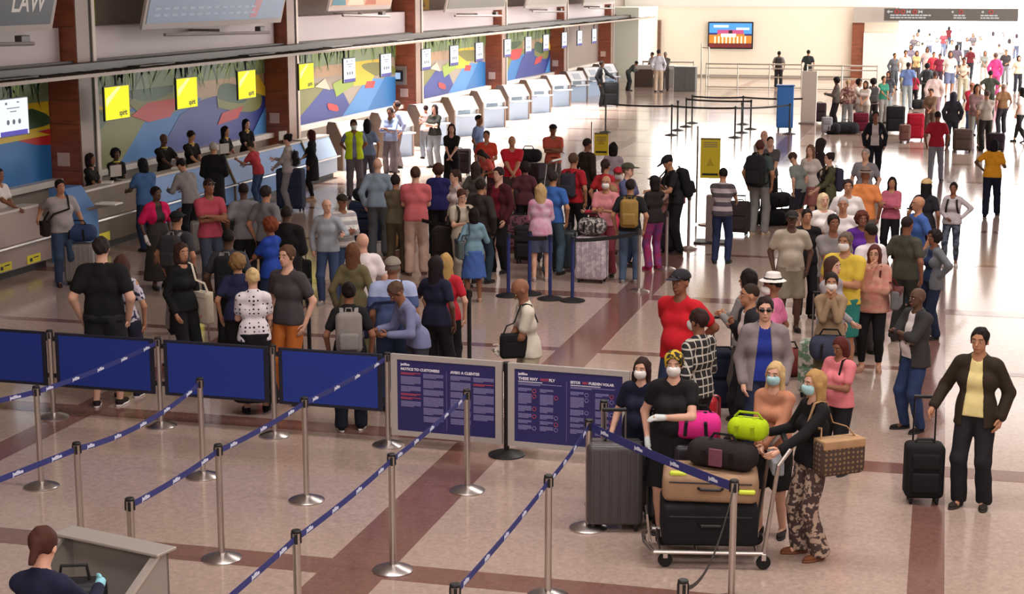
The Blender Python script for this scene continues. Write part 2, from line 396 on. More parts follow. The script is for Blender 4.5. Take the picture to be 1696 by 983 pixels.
# big billboards on arms above
def board(y0,y1,z0,col,frame,label,txt=None):
    e=emp('billboard',(-15.6,y0,z0),0,label,'billboard','big billboards over the check-in bays')
    M=Matrix.Rotation(R(-0),4,'Z')@Matrix.Rotation(R(14),4,'Y')
    L_=y1-y0
    MB().box(-.06,0,0,L_,0,1.9,frame).obj('frame',e).matrix_local=M
    MB().box(0,.012,.12,L_-.12,.12,1.8,col).obj('picture',e).matrix_local=M
    MB().tube([(.1,.8,-.12),(.3,L_*.8,-.2)],.035,mat('8d8280',.5)).obj('arm',e)
    MB().bev(.0,.14,L_*.78,L_*.78+.3,-.2,-.06,.02,mat('4a4442',.5)).obj('clamp',e)
    MB().tube([(-.8,L_*.5,-.1),(.05,L_*.5,-.1)],.03,mat('8d8280',.5)).obj('bracket',e)
    return e,M
e,M=board(21.0,26.75,3.98,mat('4e5660',.35),mat('b3a9a5',.5),'dark slate billboard with white letters at the top left corner')
text('LAW',.5,mat('ece8e4',.5),e,M@Matrix.Translation((.014,4.25,.36))@Matrix.Rotation(R(90),4,'Z')@Matrix.Rotation(R(90),4,'X'),.008)
e,M=board(30.2,37.4,3.9,mat('8fa6c4',.4),mat('b3a9a5',.5),'pale blue billboard beside the first tall column')
m=MB()
for r_ in range(2):
    for q in range(13): m.box(.014,.016,.4+q*.4,.66+q*.4,.26+r_*.14,.31+r_*.14,mat('b9cbe0',.5))
m.extr([(.013,5.2,.16),(.013,5.6,.16),(.013,6.3,1.7),(.013,6.0,1.7)],(.002,0,0),mat('cf9aa8',.5)).obj('print',e).matrix_local=M
for o in e.children:
    if o.name.startswith('print'): o['kind']='stuff'
e,M=board(40.6,45.6,4.12,mat('d9a98a',.4),mat('cbbcb8',.5),'peach and teal billboard above the second bay')
MB().extr([(.013,.15,.15),(.013,1.2,.15),(.013,.5,1.0),(.013,.15,1.0)],(.002,0,0),mat('3b8296',.5)).extr([(.013,1.3,.15),(.013,2.6,.15),(.013,1.9,1.0)],(.002,0,0),mat('f2e2cc',.5)).extr([(.013,2.7,.15),(.013,3.6,.15),(.013,3.1,1.2)],(.002,0,0),mat('c0674a',.5)).obj('print',e).matrix_local=M
e,M=board(51.0,58.4,3.93,mat('6c6a66',.4),mat('b3a9a5',.5),'grey billboard above the third bay')
e,M=board(61.5,68.6,3.93,mat('9a948e',.4),mat('b3a9a5',.5),'grey billboard above the fourth bay')
e,M=board(72,79,3.93,mat('9a948e',.4),mat('b3a9a5',.5),'grey billboard above the farthest bay')
# printed leaf banner behind the first recess
e=emp('wall_banner',(-16.66,28.95,4.0),0,'green leaf printed banner above the first tall bay','banner')
MB().box(0,.03,0,1.3,.0,.9,mat('93a63a',.5)).obj('panel',e)
m=MB()
for k in range(5): m.extr([(.032,.15+k*.2,.05),(.032,.22+k*.2,.05),(.032,.16+k*.2,.3)],(.004,0,0),mat('3f4f24',.5))
m.extr([(.032,y_*1.1+.05,z_*.9+.05) for y_,z_ in leaf(.5,.6,.9,.3,15)],(.004,0,0),mat('4d6a2a',.5)).obj('print',e)['kind']='stuff'
e=emp('wall_banner',(-16.66,51.0,4.0),0,'yellow printed banner above the third bay','banner')
MB().box(0,.03,0,1.6,.0,.9,mat('d0a92a',.5)).obj('panel',e);MB().extr([(.032,.1,.1),(.032,1.2,.1),(.032,.6,.7)],(.004,0,0),mat('8a6a1c',.5)).obj('print',e)
# ---- directional sign over the far doorway
e=emp('direction_sign',(-3.0,85.8,3.06),0,'wide dark direction sign hanging over the bright doorway','sign')
MB().bev(0,6.5,0,.12,0,.62,.01,mat('4e4a46',.5)).obj('panel',e)
sg=mat('f4f2ee',.5,emit=.6);rg=mat('d83a28',.5,emit=.7);rot=Matrix.Rotation(R(90),4,'X')
m=MB();Y_=-.006
m.extr([(.12,Y_,.45),(.24,Y_,.55),(.24,Y_,.48),(.42,Y_,.48),(.42,Y_,.42),(.24,Y_,.42),(.24,Y_,.35)],(0,.006,0),sg).obj('arrow',e)
ring=[(.1*math.cos(a*math.pi/8),0,.1*math.sin(a*math.pi/8)) for a in range(16)]
for x in(.62,.92,1.5,3.75,5.2): MB().tube([(x+p[0]*.9,Y_,.45+p[2]*.9) for p in ring],.028,rg,6,closed=True).obj('pictogram',e)
for x in(1.1,1.68): MB().extr([(x,Y_,.54),(x+.1,Y_,.47),(x+.2,Y_,.54),(x+.2,Y_,.36),(x+.1,Y_,.43),(x,Y_,.36)],(0,.006,0),sg).obj('pictogram',e)
for x in(3.35,4.8): MB().lathe([(.06,0),(.06,.006)],sg,10,Matrix.Translation((x,0,.45))@rot).obj('pictogram',e)
for x0,x1,z in((.3,2.3,.24),(.3,2.05,.12),(3.4,3.95,.24),(3.4,4.0,.12),(4.7,5.6,.24),(4.7,5.6,.12)):
    mm=MB();x=x0
    rr=random.Random(int(x0*100+z*1000))
    while x<x1-.05:
        wd=.1+rr.random()*.16;mm.box(x,min(x+wd,x1),-.006,0,z,z+.07,sg);x+=wd+.03
    mm.obj('lettering_line',e)
for x in(.6,3.2,5.9): MB().tube([(x,.06,.6),(x,.06,2.4)],.02,STEEL).obj('hanger',e)
# ---- television on the far wall
e=emp('television',(-12.2,87.9,1.5),0,'large wall television showing a lit building against blue sky','television')
MB().bev(0,2.4,-.12,0,0,1.42,.03,BLACKP).obj('frame',e)
def em(h,s=1.3): return mat(h,emit=s)
MB().box(.07,2.33,-.126,-.12,.07,1.35,em('4d9ae8',1.4)).obj('screen',e)
m=MB()
m.box(.07,2.33,-.13,-.126,.07,.3,em('8a2222',.9)).box(.07,2.33,-.13,-.126,.3,.8,em('e08a2a',1.2)).box(.5,1.9,-.132,-.13,.78,1.0,em('d8558a',1.1))
m.box(.07,.5,-.133,-.13,.74,.84,em('3a3c8a',.8)).box(1.95,2.33,-.133,-.13,.7,.8,em('3a3c8a',.8)).box(.7,1.5,-.134,-.132,.62,.8,em('fdf6d8',1.6)).box(1.1,1.3,-.136,-.134,.8,.98,em('5a2030',.6))
for k in range(9): m.box(.35+k*.2,.43+k*.2,-.136,-.134,.3,.66,em('fff0b8',1.7))
m.box(.3,1.1,-.131,-.126,1.12,1.25,em('cfe6ff',1.5)).box(1.5,2.2,-.131,-.126,1.0,1.12,em('cfe6ff',1.5)).obj('picture',e)
# ---- railing and gates in front of the far wall
RAIL=mat('b9b3a8',.35,.9)
def railing(x0,x1,y,lab,hs=(.06,.55,.95,1.15)):
    e=emp('railing',(x0,y,0),0,lab,'railing','steel railings before the far wall')
    for h in hs: MB().tube([(0,0,h),(x1-x0,0,h)],.03 if h<1 else .04,RAIL).obj('rail',e)
    n=max(1,round((x1-x0)/1.6))
    for k in range(n+1): MB().tube([((x1-x0)*k/n,0,0),((x1-x0)*k/n,0,1.2)],.035,RAIL).obj('post',e)
    return e
railing(-14.2,-11.7,79.5,'steel railing behind the two standing people at the far end')
railing(-10.9,-6.4,78.2,'steel railing under the wall television')
railing(-6.1,-2.9,77.6,'steel railing where the two guards stand near the bright doorway')
for q,lab in(((1200,116),'thin silver gate post left of the television railing'),):
    x,y,z=-11.2,78.6,0
    e=emp('gate_post',(x,y,0),0,'tall thin steel gate frame left of the television','gate')
    MB().tube([(0,0,0),(0,0,2.1)],.035,RAIL).obj('post',e);MB().tube([(.35,0,0),(.35,0,1.9)],.035,RAIL).obj('post',e);MB().tube([(0,0,1.9),(.35,0,1.9)],.03,RAIL).obj('bar',e)
e=emp('cabinet',(-12.0,75.3,0),0,'plain grey waist-high cabinet standing left of the railing','cabinet')
MB().bev(0,1.0,0,.6,0,1.1,.02,mat('5c5c5c',.6)).obj('body',e);MB().bev(-.03,1.03,-.03,.63,1.1,1.14,.01,mat('8f8b86',.5)).obj('top',e);MB().box(.5,.506,-.004,0,.05,1.05,BLACKP).obj('door_gap',e)
e=emp('desk',(-14.4,78.0,0),0,'grey inspection desk at the far left corner, a seated man behind it','desk')
MB().bev(0,2.0,0,.6,.85,1.05,.02,mat('b5b2ae',.4)).obj('top',e);MB().box(.05,.9,.05,.5,0,.85,mat('4a3a34',.6)).obj('side_panel',e);MB().box(1.0,1.95,.05,.5,0,.85,mat('8d8a88',.6)).obj('front_panel',e)
# ---- blue kiosk, leaning board
x,y,_=PT(1312,218)
e=emp('information_stand',(x-.25,y,0),R(8),'tall blue stand with a blue front in the open floor, black post before it','stand')
MB().bev(-.27,.27,0,.42,.12,1.5,.03,mat('2f6db8',.5)).obj('body',e);MB().bev(-.3,.3,-.03,.45,1.5,1.54,.01,mat('2a5c9e',.5)).obj('top',e)
for a in(-.2,.2):
    for b in(.05,.35): MB().tube([(a,b,0),(a,b,.14)],.025,DARKM).obj('leg',e)
x,y,_=PT(1338,205)
e=emp('notice_board',(x,y,0),R(-15),'pale grey upright panel just right of the tall blue stand','board')
MB().bev(-.28,.28,0,.06,.05,1.85,.015,mat('d4cbc2',.6)).obj('panel',e);MB().bev(-.3,.3,-.15,.2,0,.05,.01,mat('8e8680',.5)).obj('base',e)
# ---- self-service kiosks
KG=mat('8fa3bb',.45);KS=mat('7a6a60',.6);KW=mat('dfe3e8',.4)
ky=[40.13,43.53,46.93,50.33,53.73,57.13,60.53,63.93,67.33,70.73,74.1]
kn=['nearest','second','third','fourth','fifth','sixth','seventh','eighth','ninth','tenth','farthest']
ke=None
for i,y in enumerate(ky):
    if ke is None:
        ke=e=emp('check_in_kiosk',(-15.1,y,0));s=e
        prof=[(0,0),(0,.86),(-.3,1.25),(-.62,1.25),(-.7,1.12),(-.7,0)]
        for yy in(0,1.0): MB().extr([(a,yy,b) for a,b in prof],(0,.05,0),KS).obj('side_panel',e)
        MB().box(-.67,-.03,.05,1.0,0,.68,KG).obj('cabinet_body',e)
        MB().extr([(-.02,.05,.86),(-.3,.05,1.235),(-.34,.05,1.2),(-.06,.05,.83)],(0,.95,0),KW).obj('sloped_panel',e)
        f=MB().box(-.65,-.1,.05,1.0,.68,.84,mat('c9d0d8',.5)).obj('console',e)
        MB().box(-.1,-.09,.25,.75,.70,.82,mat('55606c',.3)).obj('slot',f)
        MB().bev(-.1,.22,.1,.95,.65,.69,.01,KW).obj('shelf',e)
        MB().box(-.6,-.3,.05,1.0,1.19,1.24,KW).obj('top_panel',e)
        MB().extr([(-.05,.3,.915),(-.22,.3,1.145),(-.23,.3,1.14),(-.06,.3,.91)],(0,.4,0),mat('b9c2cc',.2)).obj('touch_screen',e)
    else: e=copy_tree(ke)
    e.location=(-15.1,y,0);e.rotation_euler[2]=R(-33)
    tag(e,'white-topped check-in kiosk, %s of the row by the left wall'%kn[i],'kiosk','self-service kiosks in a row')
# baggage ledge behind kiosks
struct(MB().box(-16.5,-16.02,38.5,84,0,.55,mat('8b827c',.5)).obj('trim_7'))
# ---- staffed counters
CB=mat('5c88c0',.5);CB2=mat('4f7cb4',.5);CG=mat('9c8a80',.6);CD=mat('6b5a48',.65)
def counter(y0,y1,front,label,xf=-14.75,dark=False,h=1.08):
    e=emp('check_in_counter',(xf,y0,0),0,label,'counter','staffed check-in counters');L_=y1-y0
    MB().box(-.45,-.06,0,L_,.14,h-.56,CG).obj('body',e);MB().box(-.45,-.3,0,L_,h-.56,h-.04,CG).obj('upper_body',e)
    MB().box(-.05,.0,0,L_,.14,h-.55,front).obj('lower_front_panel',e)
    MB().extr([(0,0,h-.52),(-.22,0,h-.03),(-.26,0,h-.03),(-.04,0,h-.52)],(0,L_,0),front).obj('upper_front_panel',e)
    MB().box(-.5,-.2,0,L_,h-.04,h,mat('c9bfb6',.4)).obj('counter_top',e)
    MB().box(-.12,.1,0,L_,h-.55,h-.52,STEEL).obj('bag_ledge',e)
    MB().box(-.42,-.1,.03,L_-.03,0,.14,DK).obj('plinth',e)
    MB().extr([(.02,-.05,0),(.02,-.05,h-.5),(-.2,-.05,h+.02),(-.5,-.05,h+.02),(-.5,-.05,0)],(0,.05,0),CD).obj('end_panel',e)
    return e
c0=counter(20.6,24.9,mat('a08b84',.55),'pinkish grey check-in counter at the left edge with yellow stickers low on its front',dark=True)
STK=mat('e6d81c',.5)
for yy in(2.6,3.5,): 
    s_=MB().box(.001,.012,yy,yy+.42,.16,.3,STK).obj('sticker',c0)
    MB().box(.012,.014,yy+.08,yy+.16,.19,.25,DK).box(.012,.014,yy+.2,yy+.36,.24,.26,DK).obj('sticker_print',s_)
c1=counter(26.2,28.35,CD,'dark brown fronted check-in counter just past the first tall column',h=1.12)
MB().box(.001,.012,.3,.75,.16,.32,STK).obj('sticker',c1)
counter(28.45,32.5,CB,'blue-grey check-in counter where the person in the grey hoodie leans')
counter(32.6,36.9,CB,'blue-grey check-in counter where the man in red leans')
counter(36.95,38.8,KG,'pale blue counter beside the second tall column')
e=emp('check_in_kiosk',(-14.35,25.25,0),0,'blue self-service machine behind the man with a crossbody bag','kiosk')
MB().extr([(0,0,0),(0,0,.85),(-.3,0,1.3),(-.6,0,1.3),(-.6,0,0)],(0,.6,0),CB2).obj('cabinet_body',e)
MB().tube([(-.1,.3,.9),(.3,.5,1.0)],.03,STEEL).obj('arm',e);MB().bev(.1,.5,.3,.6,1.0,1.03,.01,mat('e8e4de',.5)).obj('tray',e)
for x,y,z,l in((-15.1,27.6,1.125,'white paper tray on the dark brown counter'),(-15.1,30.5,1.085,'small stack of white papers before the bald agent'),(-15.1,21.9,1.085,'white paper sheet on the leftmost counter')):
    e=emp('paper_stack',(x,y,z),R(20),l,'papers');MB().bev(-.1,.1,-.14,.14,0,.03,.005,mat('e4dfd8',.7)).obj('paper',e)
for x,y,l in((-15.12,32.9,'grey counter monitor beside the bald agent'),(-15.12,36.2,'white counter monitor near the second tall column'),(-15.12,28.0,'grey counter monitor beside the first tall column agent')):
    e=emp('monitor',(x,y,1.08 if y>28.4 else 1.12),R(70),l,'monitor');MB().bev(-.14,.14,0,.03,.08,.3,.01,mat('b5aca4',.5)).obj('screen_back',e);MB().tube([(0,.02,0),(0,.02,.15)],.02,DARKM).obj('stand',e);MB().bev(-.08,.08,-.06,.08,.0,.012,.005,DARKM).obj('base',e)
# wall sticker and phone print on the first mural bay
e=emp('wall_notice',(-16.5,29.7,1.5),0,'small white notice pinned near the first agent','notice');MB().box(0,.01,0,.25,0,.34,mat('e8e0dc',.5)).obj('paper',e)
# ------------------------------------------------------------------ stanchions
def post_parts(e,col,h=1.0,base_r=.17,heavy=False,slots=True):
    MB().lathe([(base_r,0),(base_r,.012),(base_r*.92,.022),(.06,.055),(.035,.06)],col if not heavy else DARKM,28).obj('base',e,True)
    MB().lathe([(.028,.05),(.028,h-.1)],col,16).obj('pole',e,True)
    hd=MB().lathe([(.031,h-.1),(.031,h-.012)],col,16).obj('head',e,True)
    MB().lathe([(.036,h-.015),(.036,h),(.03,h+.006)],BLACKP,16).obj('cap',e,True)
    for a in range(4):
        MB().box(.029,.038,-.011,.011,h-.09,h-.02,BLACKP,Matrix.Rotation(a*math.pi/2+.35,4,'Z')).obj('slot',hd)
SP={}
def stanchion(x,y,style,label,h=1.0,group=None,rz=0,base_r=.17):
    k=(style,h,base_r)
    if k not in SP:
        e=emp('stanchion',(x,y,0));post_parts(e,{'s':STEEL,'b':mat('17171a',.4),'n':mat('23306e',.4)}[style],h,base_r,style!='s');SP[k]=e
    else: e=copy_tree(SP[k])
    e.location=(x,y,0);e.rotation_euler[2]=rz;tag(e,label,'stanchion',group);return e
BELT=mat('2f3478',.7);BELTW=mat('d8dcf0',.6)
def belt(a,b,label,z0=.945,z1=.945,sag=.02,m=None,w=.05,logo=True,name='belt'):
    p=[]
    for k in range(13):
        t=k/12;p.append((a[0]+(b[0]-a[0])*t,a[1]+(b[1]-a[1])*t,z0+(z1-z0)*t-sag*4*t*(1-t)))
    d=Vector((b[0]-a[0],b[1]-a[1],0)).normalized()
    p[0]=(p[0][0]+d.x*.035,p[0][1]+d.y*.035,p[0][2]);p[-1]=(p[-1][0]-d.x*.035,p[-1][1]-d.y*.035,p[-1][2])
    e=emp('queue_belt',(0,0,0),0,label,'belt')
    e.location=p[0];q=[Vector(c)-Vector(p[0]) for c in p]
    MB().band(q,w,.003,m or BELT).obj('webbing',e)
    if logo:
        L_=math.hypot(b[0]-a[0],b[1]-a[1]);n=max(2,int(L_/.42));ang=math.atan2(b[1]-a[1],b[0]-a[0])
        for k in range(n):
            t=(k+.5)/n;i=min(11,int(t*12));c=q[i].lerp(q[i+1],t*12-i)
            slope=(q[i+1]-q[i]);sl=math.atan2(slope.z,math.hypot(slope.x,slope.y))
            for sd in(0,1):
                M=Matrix.Translation(c)@Matrix.Rotation(ang+math.pi*sd,4,'Z')@Matrix.Rotation(-sl*(1-2*sd),4,'Y')@Matrix.Translation((-.065,-.003,-.014))@Matrix.Rotation(R(90),4,'X')
                text('jetBlue',.042,BELTW,e,M,.0022)
    return e
PS={}
for key,x,y,l in(('a1',-8.24,13.5,'silver stanchion nearest the left edge, blue belt running off to the left'),('b1',-6.87,14.2,'silver stanchion in front of the third blue panel'),
 ('b2',-6.87,11.83,'silver stanchion rising behind the grey podium, left of the short one'),('c1',-5.6,13.75,'silver stanchion in front of the fourth blue panel'),
 ('c2',-5.7,12.08,'tall silver stanchion in the open floor right of the podium'),('c3',-5.72,10.57,'silver stanchion whose top just shows behind the podium'),
 ('d1',-4.22,14.42,'silver stanchion standing before the left information board'),('d2',-4.21,12.18,'silver stanchion on the dark floor stripe in the middle foreground'),
 ('d3',-4.24,10.2,'silver stanchion cut by the bottom edge right of the podium'),('e1',-2.87,13.64,'silver stanchion left of the big grey suitcase'),
 ('e0',-2.88,14.34,'silver stanchion just behind the one by the grey suitcase'),('e2',-2.83,11.93,'silver stanchion in the middle foreground right of the belt crossing'),
 ('e3',-2.86,9.48,'stanchion top at the bottom edge, left of centre right'),('f1',-1.41,12.17,'silver stanchion in front of the luggage trolley'),
 ('f2',-1.46,9.92,'stanchion top at the bottom edge below the luggage trolley')):
    stanchion(x,y,'s',l,group='silver stanchions in the foreground');PS[key]=(x,y)
def bl(a,b,l,**k): return belt(PS[a],PS[b],l,**k)
PS['aL']=(-9.6,10.8);PS['bL']=(-7.6,8.2);PS['cL']=(-4.95,8.6);PS['pan1']=(-8.13,15.8);PS['pan3']=(-5.47,15.7)
PS['eB']=(-2.9,6.5);PS['dB']=(-4.3,7.5)
bl('aL','a1','blue printed belt running off the left edge from the leftmost stanchion')
bl('a1','pan1','blue printed belt crossing in front of the second blue panel',sag=.03)
bl('bL','b2','blue printed belt passing left of the grey podium')
bl('b2','b1','blue printed belt sagging between the podium and the third blue panel',sag=.09)
bl('c3','c2','blue printed belt just behind the grey podium')
bl('c2','c1','blue printed belt below the third and fourth blue panels')
bl('c1','pan3','blue printed belt crossing the fourth blue panel')
bl('dB','d3','blue printed belt leaving the bottom edge in the left middle',z0=.9)
bl('d3','d2','blue printed belt over the open floor in the middle foreground')
bl('d2','d1','blue printed belt ending before the left information board')
bl('e3','e2','blue printed belt rising from the bottom centre')
bl('e2','e1','blue printed belt running up to the stanchion by the grey suitcase')
bl('e1','f1','wide blue belt stretched in front of the travellers and their luggage',w=.075)
bl('f1','f2','dark slack belt hanging from the stanchion before the luggage trolley',sag=.22,m=BLACKP,logo=False,w=.03)
# panel row
YP=15.8
pxs=[-9.5,-8.13,-6.78,-5.45]
for i,x in enumerate([-9.47,-8.13,-6.77,-5.47]):
    stanchion(x,15.85-.04*i,'s','silver post between %s'%['the first and second blue panels','the second and third blue panels','the third and fourth blue panels','the last blue panel and the left information board'][i],1.0,group='silver posts holding the blue panels')
stanchion(-4.17,15.7,'b','black post between the two information boards',.98,base_r=.19)
stanchion(-2.82,15.62,'b','black post at the right end of the right information board',.98,base_r=.19)
PB=mat('1c3898',.55);PF=mat('1c1e30',.6)
for i,(a,b) in enumerate(((-10.75,-9.53),(-9.41,-8.19),(-8.07,-6.83),(-6.71,-5.53))):
    e=emp('barrier_panel',(a,15.9-.04*i,.36),R(-1.5),['plain blue fabric barrier panel at the left edge','blue barrier panel with the belt crossing its right end','blue barrier panel in front of the blonde woman in the dotted top','blue barrier panel in front of the woman with the grey backpack'][i],'barrier','blue fabric barrier panels')
    w_=b-a
    MB().bev(0,w_,-.012,.012,0,.62,.008,PF).obj('border',e);MB().box(.05,w_-.05,-.016,.016,.035,.59,PB).obj('fabric',e)
    for x_ in(-.03,w_+.0): 
        for z_ in(.1,.52): MB().box(x_,x_+.03,-.01,.01,z_,z_+.05,DARKM).obj('clip',e)
LAV=mat('8b86b8',.6);TW=mat('e8e6f4',.6);RD=mat('c04a62',.6);NV=mat('2a2765',.5);LINE=mat('7d7bb0',.6)
def infoboard(x0,x1,y,label,second):
    e=emp('information_board',(x0,y,.13),R(-3.2),label,'board','information boards by the queue');W=x1-x0;H_=.87
    FR=mat('b9b3ae',.4,.2)
    MB().box(0,W,-.02,.02,H_-.055,H_,FR).obj('frame_top',e);MB().box(0,W,-.02,.02,0,.055,FR).obj('frame_bottom',e)
    MB().box(0,.07,-.02,.02,.055,H_-.055,FR).obj('frame_side',e);MB().box(W-.07,W,-.02,.02,.055,H_-.055,FR).obj('frame_side',e)
    MB().box(.07,W-.07,-.012,.012,.055,H_-.055,NV).obj('poster',e)
    rot=Matrix.Rotation(R(90),4,'X')
    def T(s,x,z,sz,m): text(s,sz,m,e,Matrix.Translation((x,-.0135,z))@rot,.0016)
    T('jetBlue',.11,.755,.035,TW)
    m=MB();rr=random.Random(7 if second else 3)
    def para(x,z,w,nl,mm,dz=.0125):
        for k in range(nl):
            ww=w*(1 if k<nl-1 else .45+.4*rr.random());m.box(x,x+ww,-.0145,-.012,z-k*dz-.007,z-k*dz,mm)
    if not second:
        T('NOTICE TO CUSTOMERS',.11,.705,.038,TW);T('AVISO A CLIENTES',.66,.705,.038,TW)
        m.box(.615,.618,-.0145,-.012,.09,.72,LINE)
        for cx_ in(.11,.36,.66,.91):
            z=.68
            for nl in(4,7,5,8,6,5):
                w=.22
                if z-nl*.0125<.1: break
                red=rr.random()<.28
                para(cx_,z,w,nl if not red else 2,RD if red else LAV);z-=(nl if not red else 2)*.0125+.016
    else:
        T('THESE MAY',.11,.705,.04,TW);T('NOT',.345,.705,.04,RD);T('FLY',.435,.705,.04,TW)
        T('ESTOS',.66,.705,.036,TW);T('NO',.785,.705,.036,RD);T('PUEDEN VOLAR',.85,.705,.036,TW)
        m.box(.62,.623,-.0145,-.012,.09,.72,LINE)
        for x in(.11,.66): para(x,.69,.44,1,TW);para(x,.672,.46,2,LAV)
        for cx_ in(.11,.34,.66,.92):
            z=.62
            for nl in(3,9,5,4,3,4,5):
                if z-nl*.0125<.1: break
                para(cx_,z,.14,nl,LAV)
                if rr.random()<.8: m.tube([(cx_+.17+.02*math.cos(a),-.013,z-.025+.02*math.sin(a)) for a in[q*math.pi/4 for q in range(8)]],.003,RD if rr.random()<.5 else LAV,4,closed=True)
                z-=nl*.0125+.018
    m.obj('poster_print',e)
infoboard(-5.42,-4.2,15.72,'grey-framed purple information board, the left one of the pair',False)
infoboard(-4.13,-2.86,15.62,'grey-framed purple information board, right one beside the masked women',True)
# mid-hall posts
NVY=[(842,490),(877,487),(911,495),(948,498)]
for i,q in enumerate(NVY):
    x,y,_=PT(*q);stanchion(x,y,'n','navy stanchion, %s of four beside the woman in denim shorts'%['leftmost','second from left','third from left','rightmost'][i],1.0,base_r=.2,group='navy stanchions in mid hall')
for i,(q,l) in enumerate((((1058,483),'silver stanchion in front of the man with the tan backpack'),((1103,446),'silver stanchion behind the man with the tan backpack'),((1140,412),'silver stanchion beside the pink bag'))):
    x,y,_=PT(*q);stanchion(x,y,'s',l)
for i,(q,l) in enumerate((((510,462),'black stanchion right of the brown-haired man in dark grey'),((777,480),'black stanchion beside the red backpack'),)):
    x,y,_=PT(*q,1.0);stanchion(x,y,'b',l)
FB=[((1003,219),'black stanchion farthest left in the open floor'),((1112,224),'black stanchion where the long belt bends in the open floor'),((1122,216),'black stanchion just behind the belt bend'),
 ((1136,210),'black stanchion at the left end of the second belt'),((1146,204),'black stanchion at the left end of the rearmost belt'),((1217,228),'black stanchion front right, before the tall blue stand'),
 ((1228,220),'black stanchion behind the front right one'),((1243,214),'black stanchion rightmost of the far cluster'),((1230,206),'black stanchion rearmost of the far cluster'),((1307,222),'dark post directly before the tall blue stand')]
fb=[]
for q,l in FB:
    x,y,_=PT(*q);stanchion(x,y,'b',l,1.0,base_r=.22,group='black stanchions in the open floor');fb.append((x,y))
BB=mat('141416',.7)
kb=dict(m=BB,logo=False,w=.06,sag=.03)
belt(fb[0],fb[1],'black belt from the far left black stanchion to the bend',**kb);belt(fb[1],fb[5],'black belt across the front of the empty lane',**kb)
belt(fb[3],fb[7],'black belt in the middle of the far cluster',**kb);belt(fb[4],fb[8],'rearmost black belt of the far cluster',**kb)
belt(fb[8],(-4.6,57.4),'black belt running behind the tall blue stand',**kb);belt(fb[5],fb[9],'black belt reaching the tall blue stand',**kb)
nv=[PT(*q)[:2] for q in NVY]
belt(nv[0],(nv[0][0]-1.9,nv[0][1]+1.4),'dark belt left of the navy stanchions',**kb)
belt((-5.75,24.2),(-6.5,24.3),'dark belt across the waist of the curly-haired woman',**kb)
belt(nv[3],(-4.48,25.1),'dark belt in front of the white suitcase',**kb)
# tall yellow signs
YS=mat('d8c020',.5);GR=mat('7d7468',.6)
def ysign(px,py,zb,zt,l,small=False):
    x,y,_=PT(px,py)
    e=emp('sign_stand',(x,y,0),R(4),l,'sign')
    w_=.2 if not small else .16
    MB().lathe([(.22,0),(.22,.02),(.05,.05)],STEEL,20).obj('base',e,True)
    MB().tube([(-w_-.06,0,.03),(-w_-.06,0,zt+.25)],.02,STEEL).obj('pole',e)
    s=MB().bev(-w_,w_,-.02,.02,zb,zt,.008,YS).obj('sign_panel',e)
    m=MB();
    for k in range(3): m.box(-w_*.7,w_*.7,-.024,-.02,zt-.09-k*.04,zt-.075-k*.04,GR)
    m.box(-w_*.8,w_*.8,-.024,-.02,zb+.06,zb+.1,BLACKP)
    m.extr([(-.08,-.024,zb+.25),(.08,-.024,zb+.25),(0,-.024,zb+.42)],(0,.004,0),mat('b8a018',.5)).obj('sign_print',s)
    MB().box(-w_,w_,-.021,.021,zt-.02,zt+.01,mat('6b6030',.6)).obj('clip',s)
    return e
e=ysign(1174,372,.95,1.75,'tall yellow sign on a stand beside the man in the striped shirt')
x,y,_=PT(1174,405);e=emp('bollard',(x,y+.3,0),0,'plain brown square post under the tall yellow sign','post');MB().bev(-.1,.1,-.1,.1,0,.9,.01,mat('7a6a66',.5)).obj('body',e);MB().bev(-.3,.3,-.25,.25,0,.03,.01,BLACKP).obj('base',e)
ysign(995,330,1.0,1.5,'small yellow sign behind the masked woman in pink, mid hall',True)
# ------------------------------------------------------------------ podium bottom left
e=emp('podium',(-5.2,9.3,0),R(-14),'grey metal inspection podium with an open sloped top at bottom left','podium')
GM=mat('a09890',.45,.2)
for x in(-.42,.40): MB().extr([(x,-.55,0),(x,.1,0),(x,.1,1.12),(x,-.0,1.12),(x,-.55,.75)],(.02,0,0),GM).obj('side_panel',e)
MB().box(-.42,.42,.08,.1,0,1.12,GM).obj('back_panel',e);MB().box(-.42,.42,-.55,-.53,0,.72,GM).obj('front_panel',e)
MB().bev(-.45,.46,-.05,.14,1.12,1.14,.006,mat('b5ada6',.35,.3)).obj('top_lid',e)
MB().box(-.4,.4,-.5,.08,.68,.7,mat('8f8d92',.4)).obj('inner_shelf',e)
for x in(-.435,.385): MB().extr([(x,-.0,1.13),(x,-.56,.76),(x,-.56,.73),(x,0,1.1)],(.05,0,0),mat('cfc8c2',.3,.5)).obj('edge_trim',e)
k=emp('handbag',(-5.28,8.98,.72),R(20),'black bag being checked inside the grey podium','bag')
MB().bev(-.2,.2,-.12,.12,0,.26,.07,mat('17171c',.5)).obj('body',k,True);MB().tube([(-.1,0,.24),(-.08,0,.36),(.08,0,.36),(.1,0,.24)],.012,BLACKP).obj('handle',k)
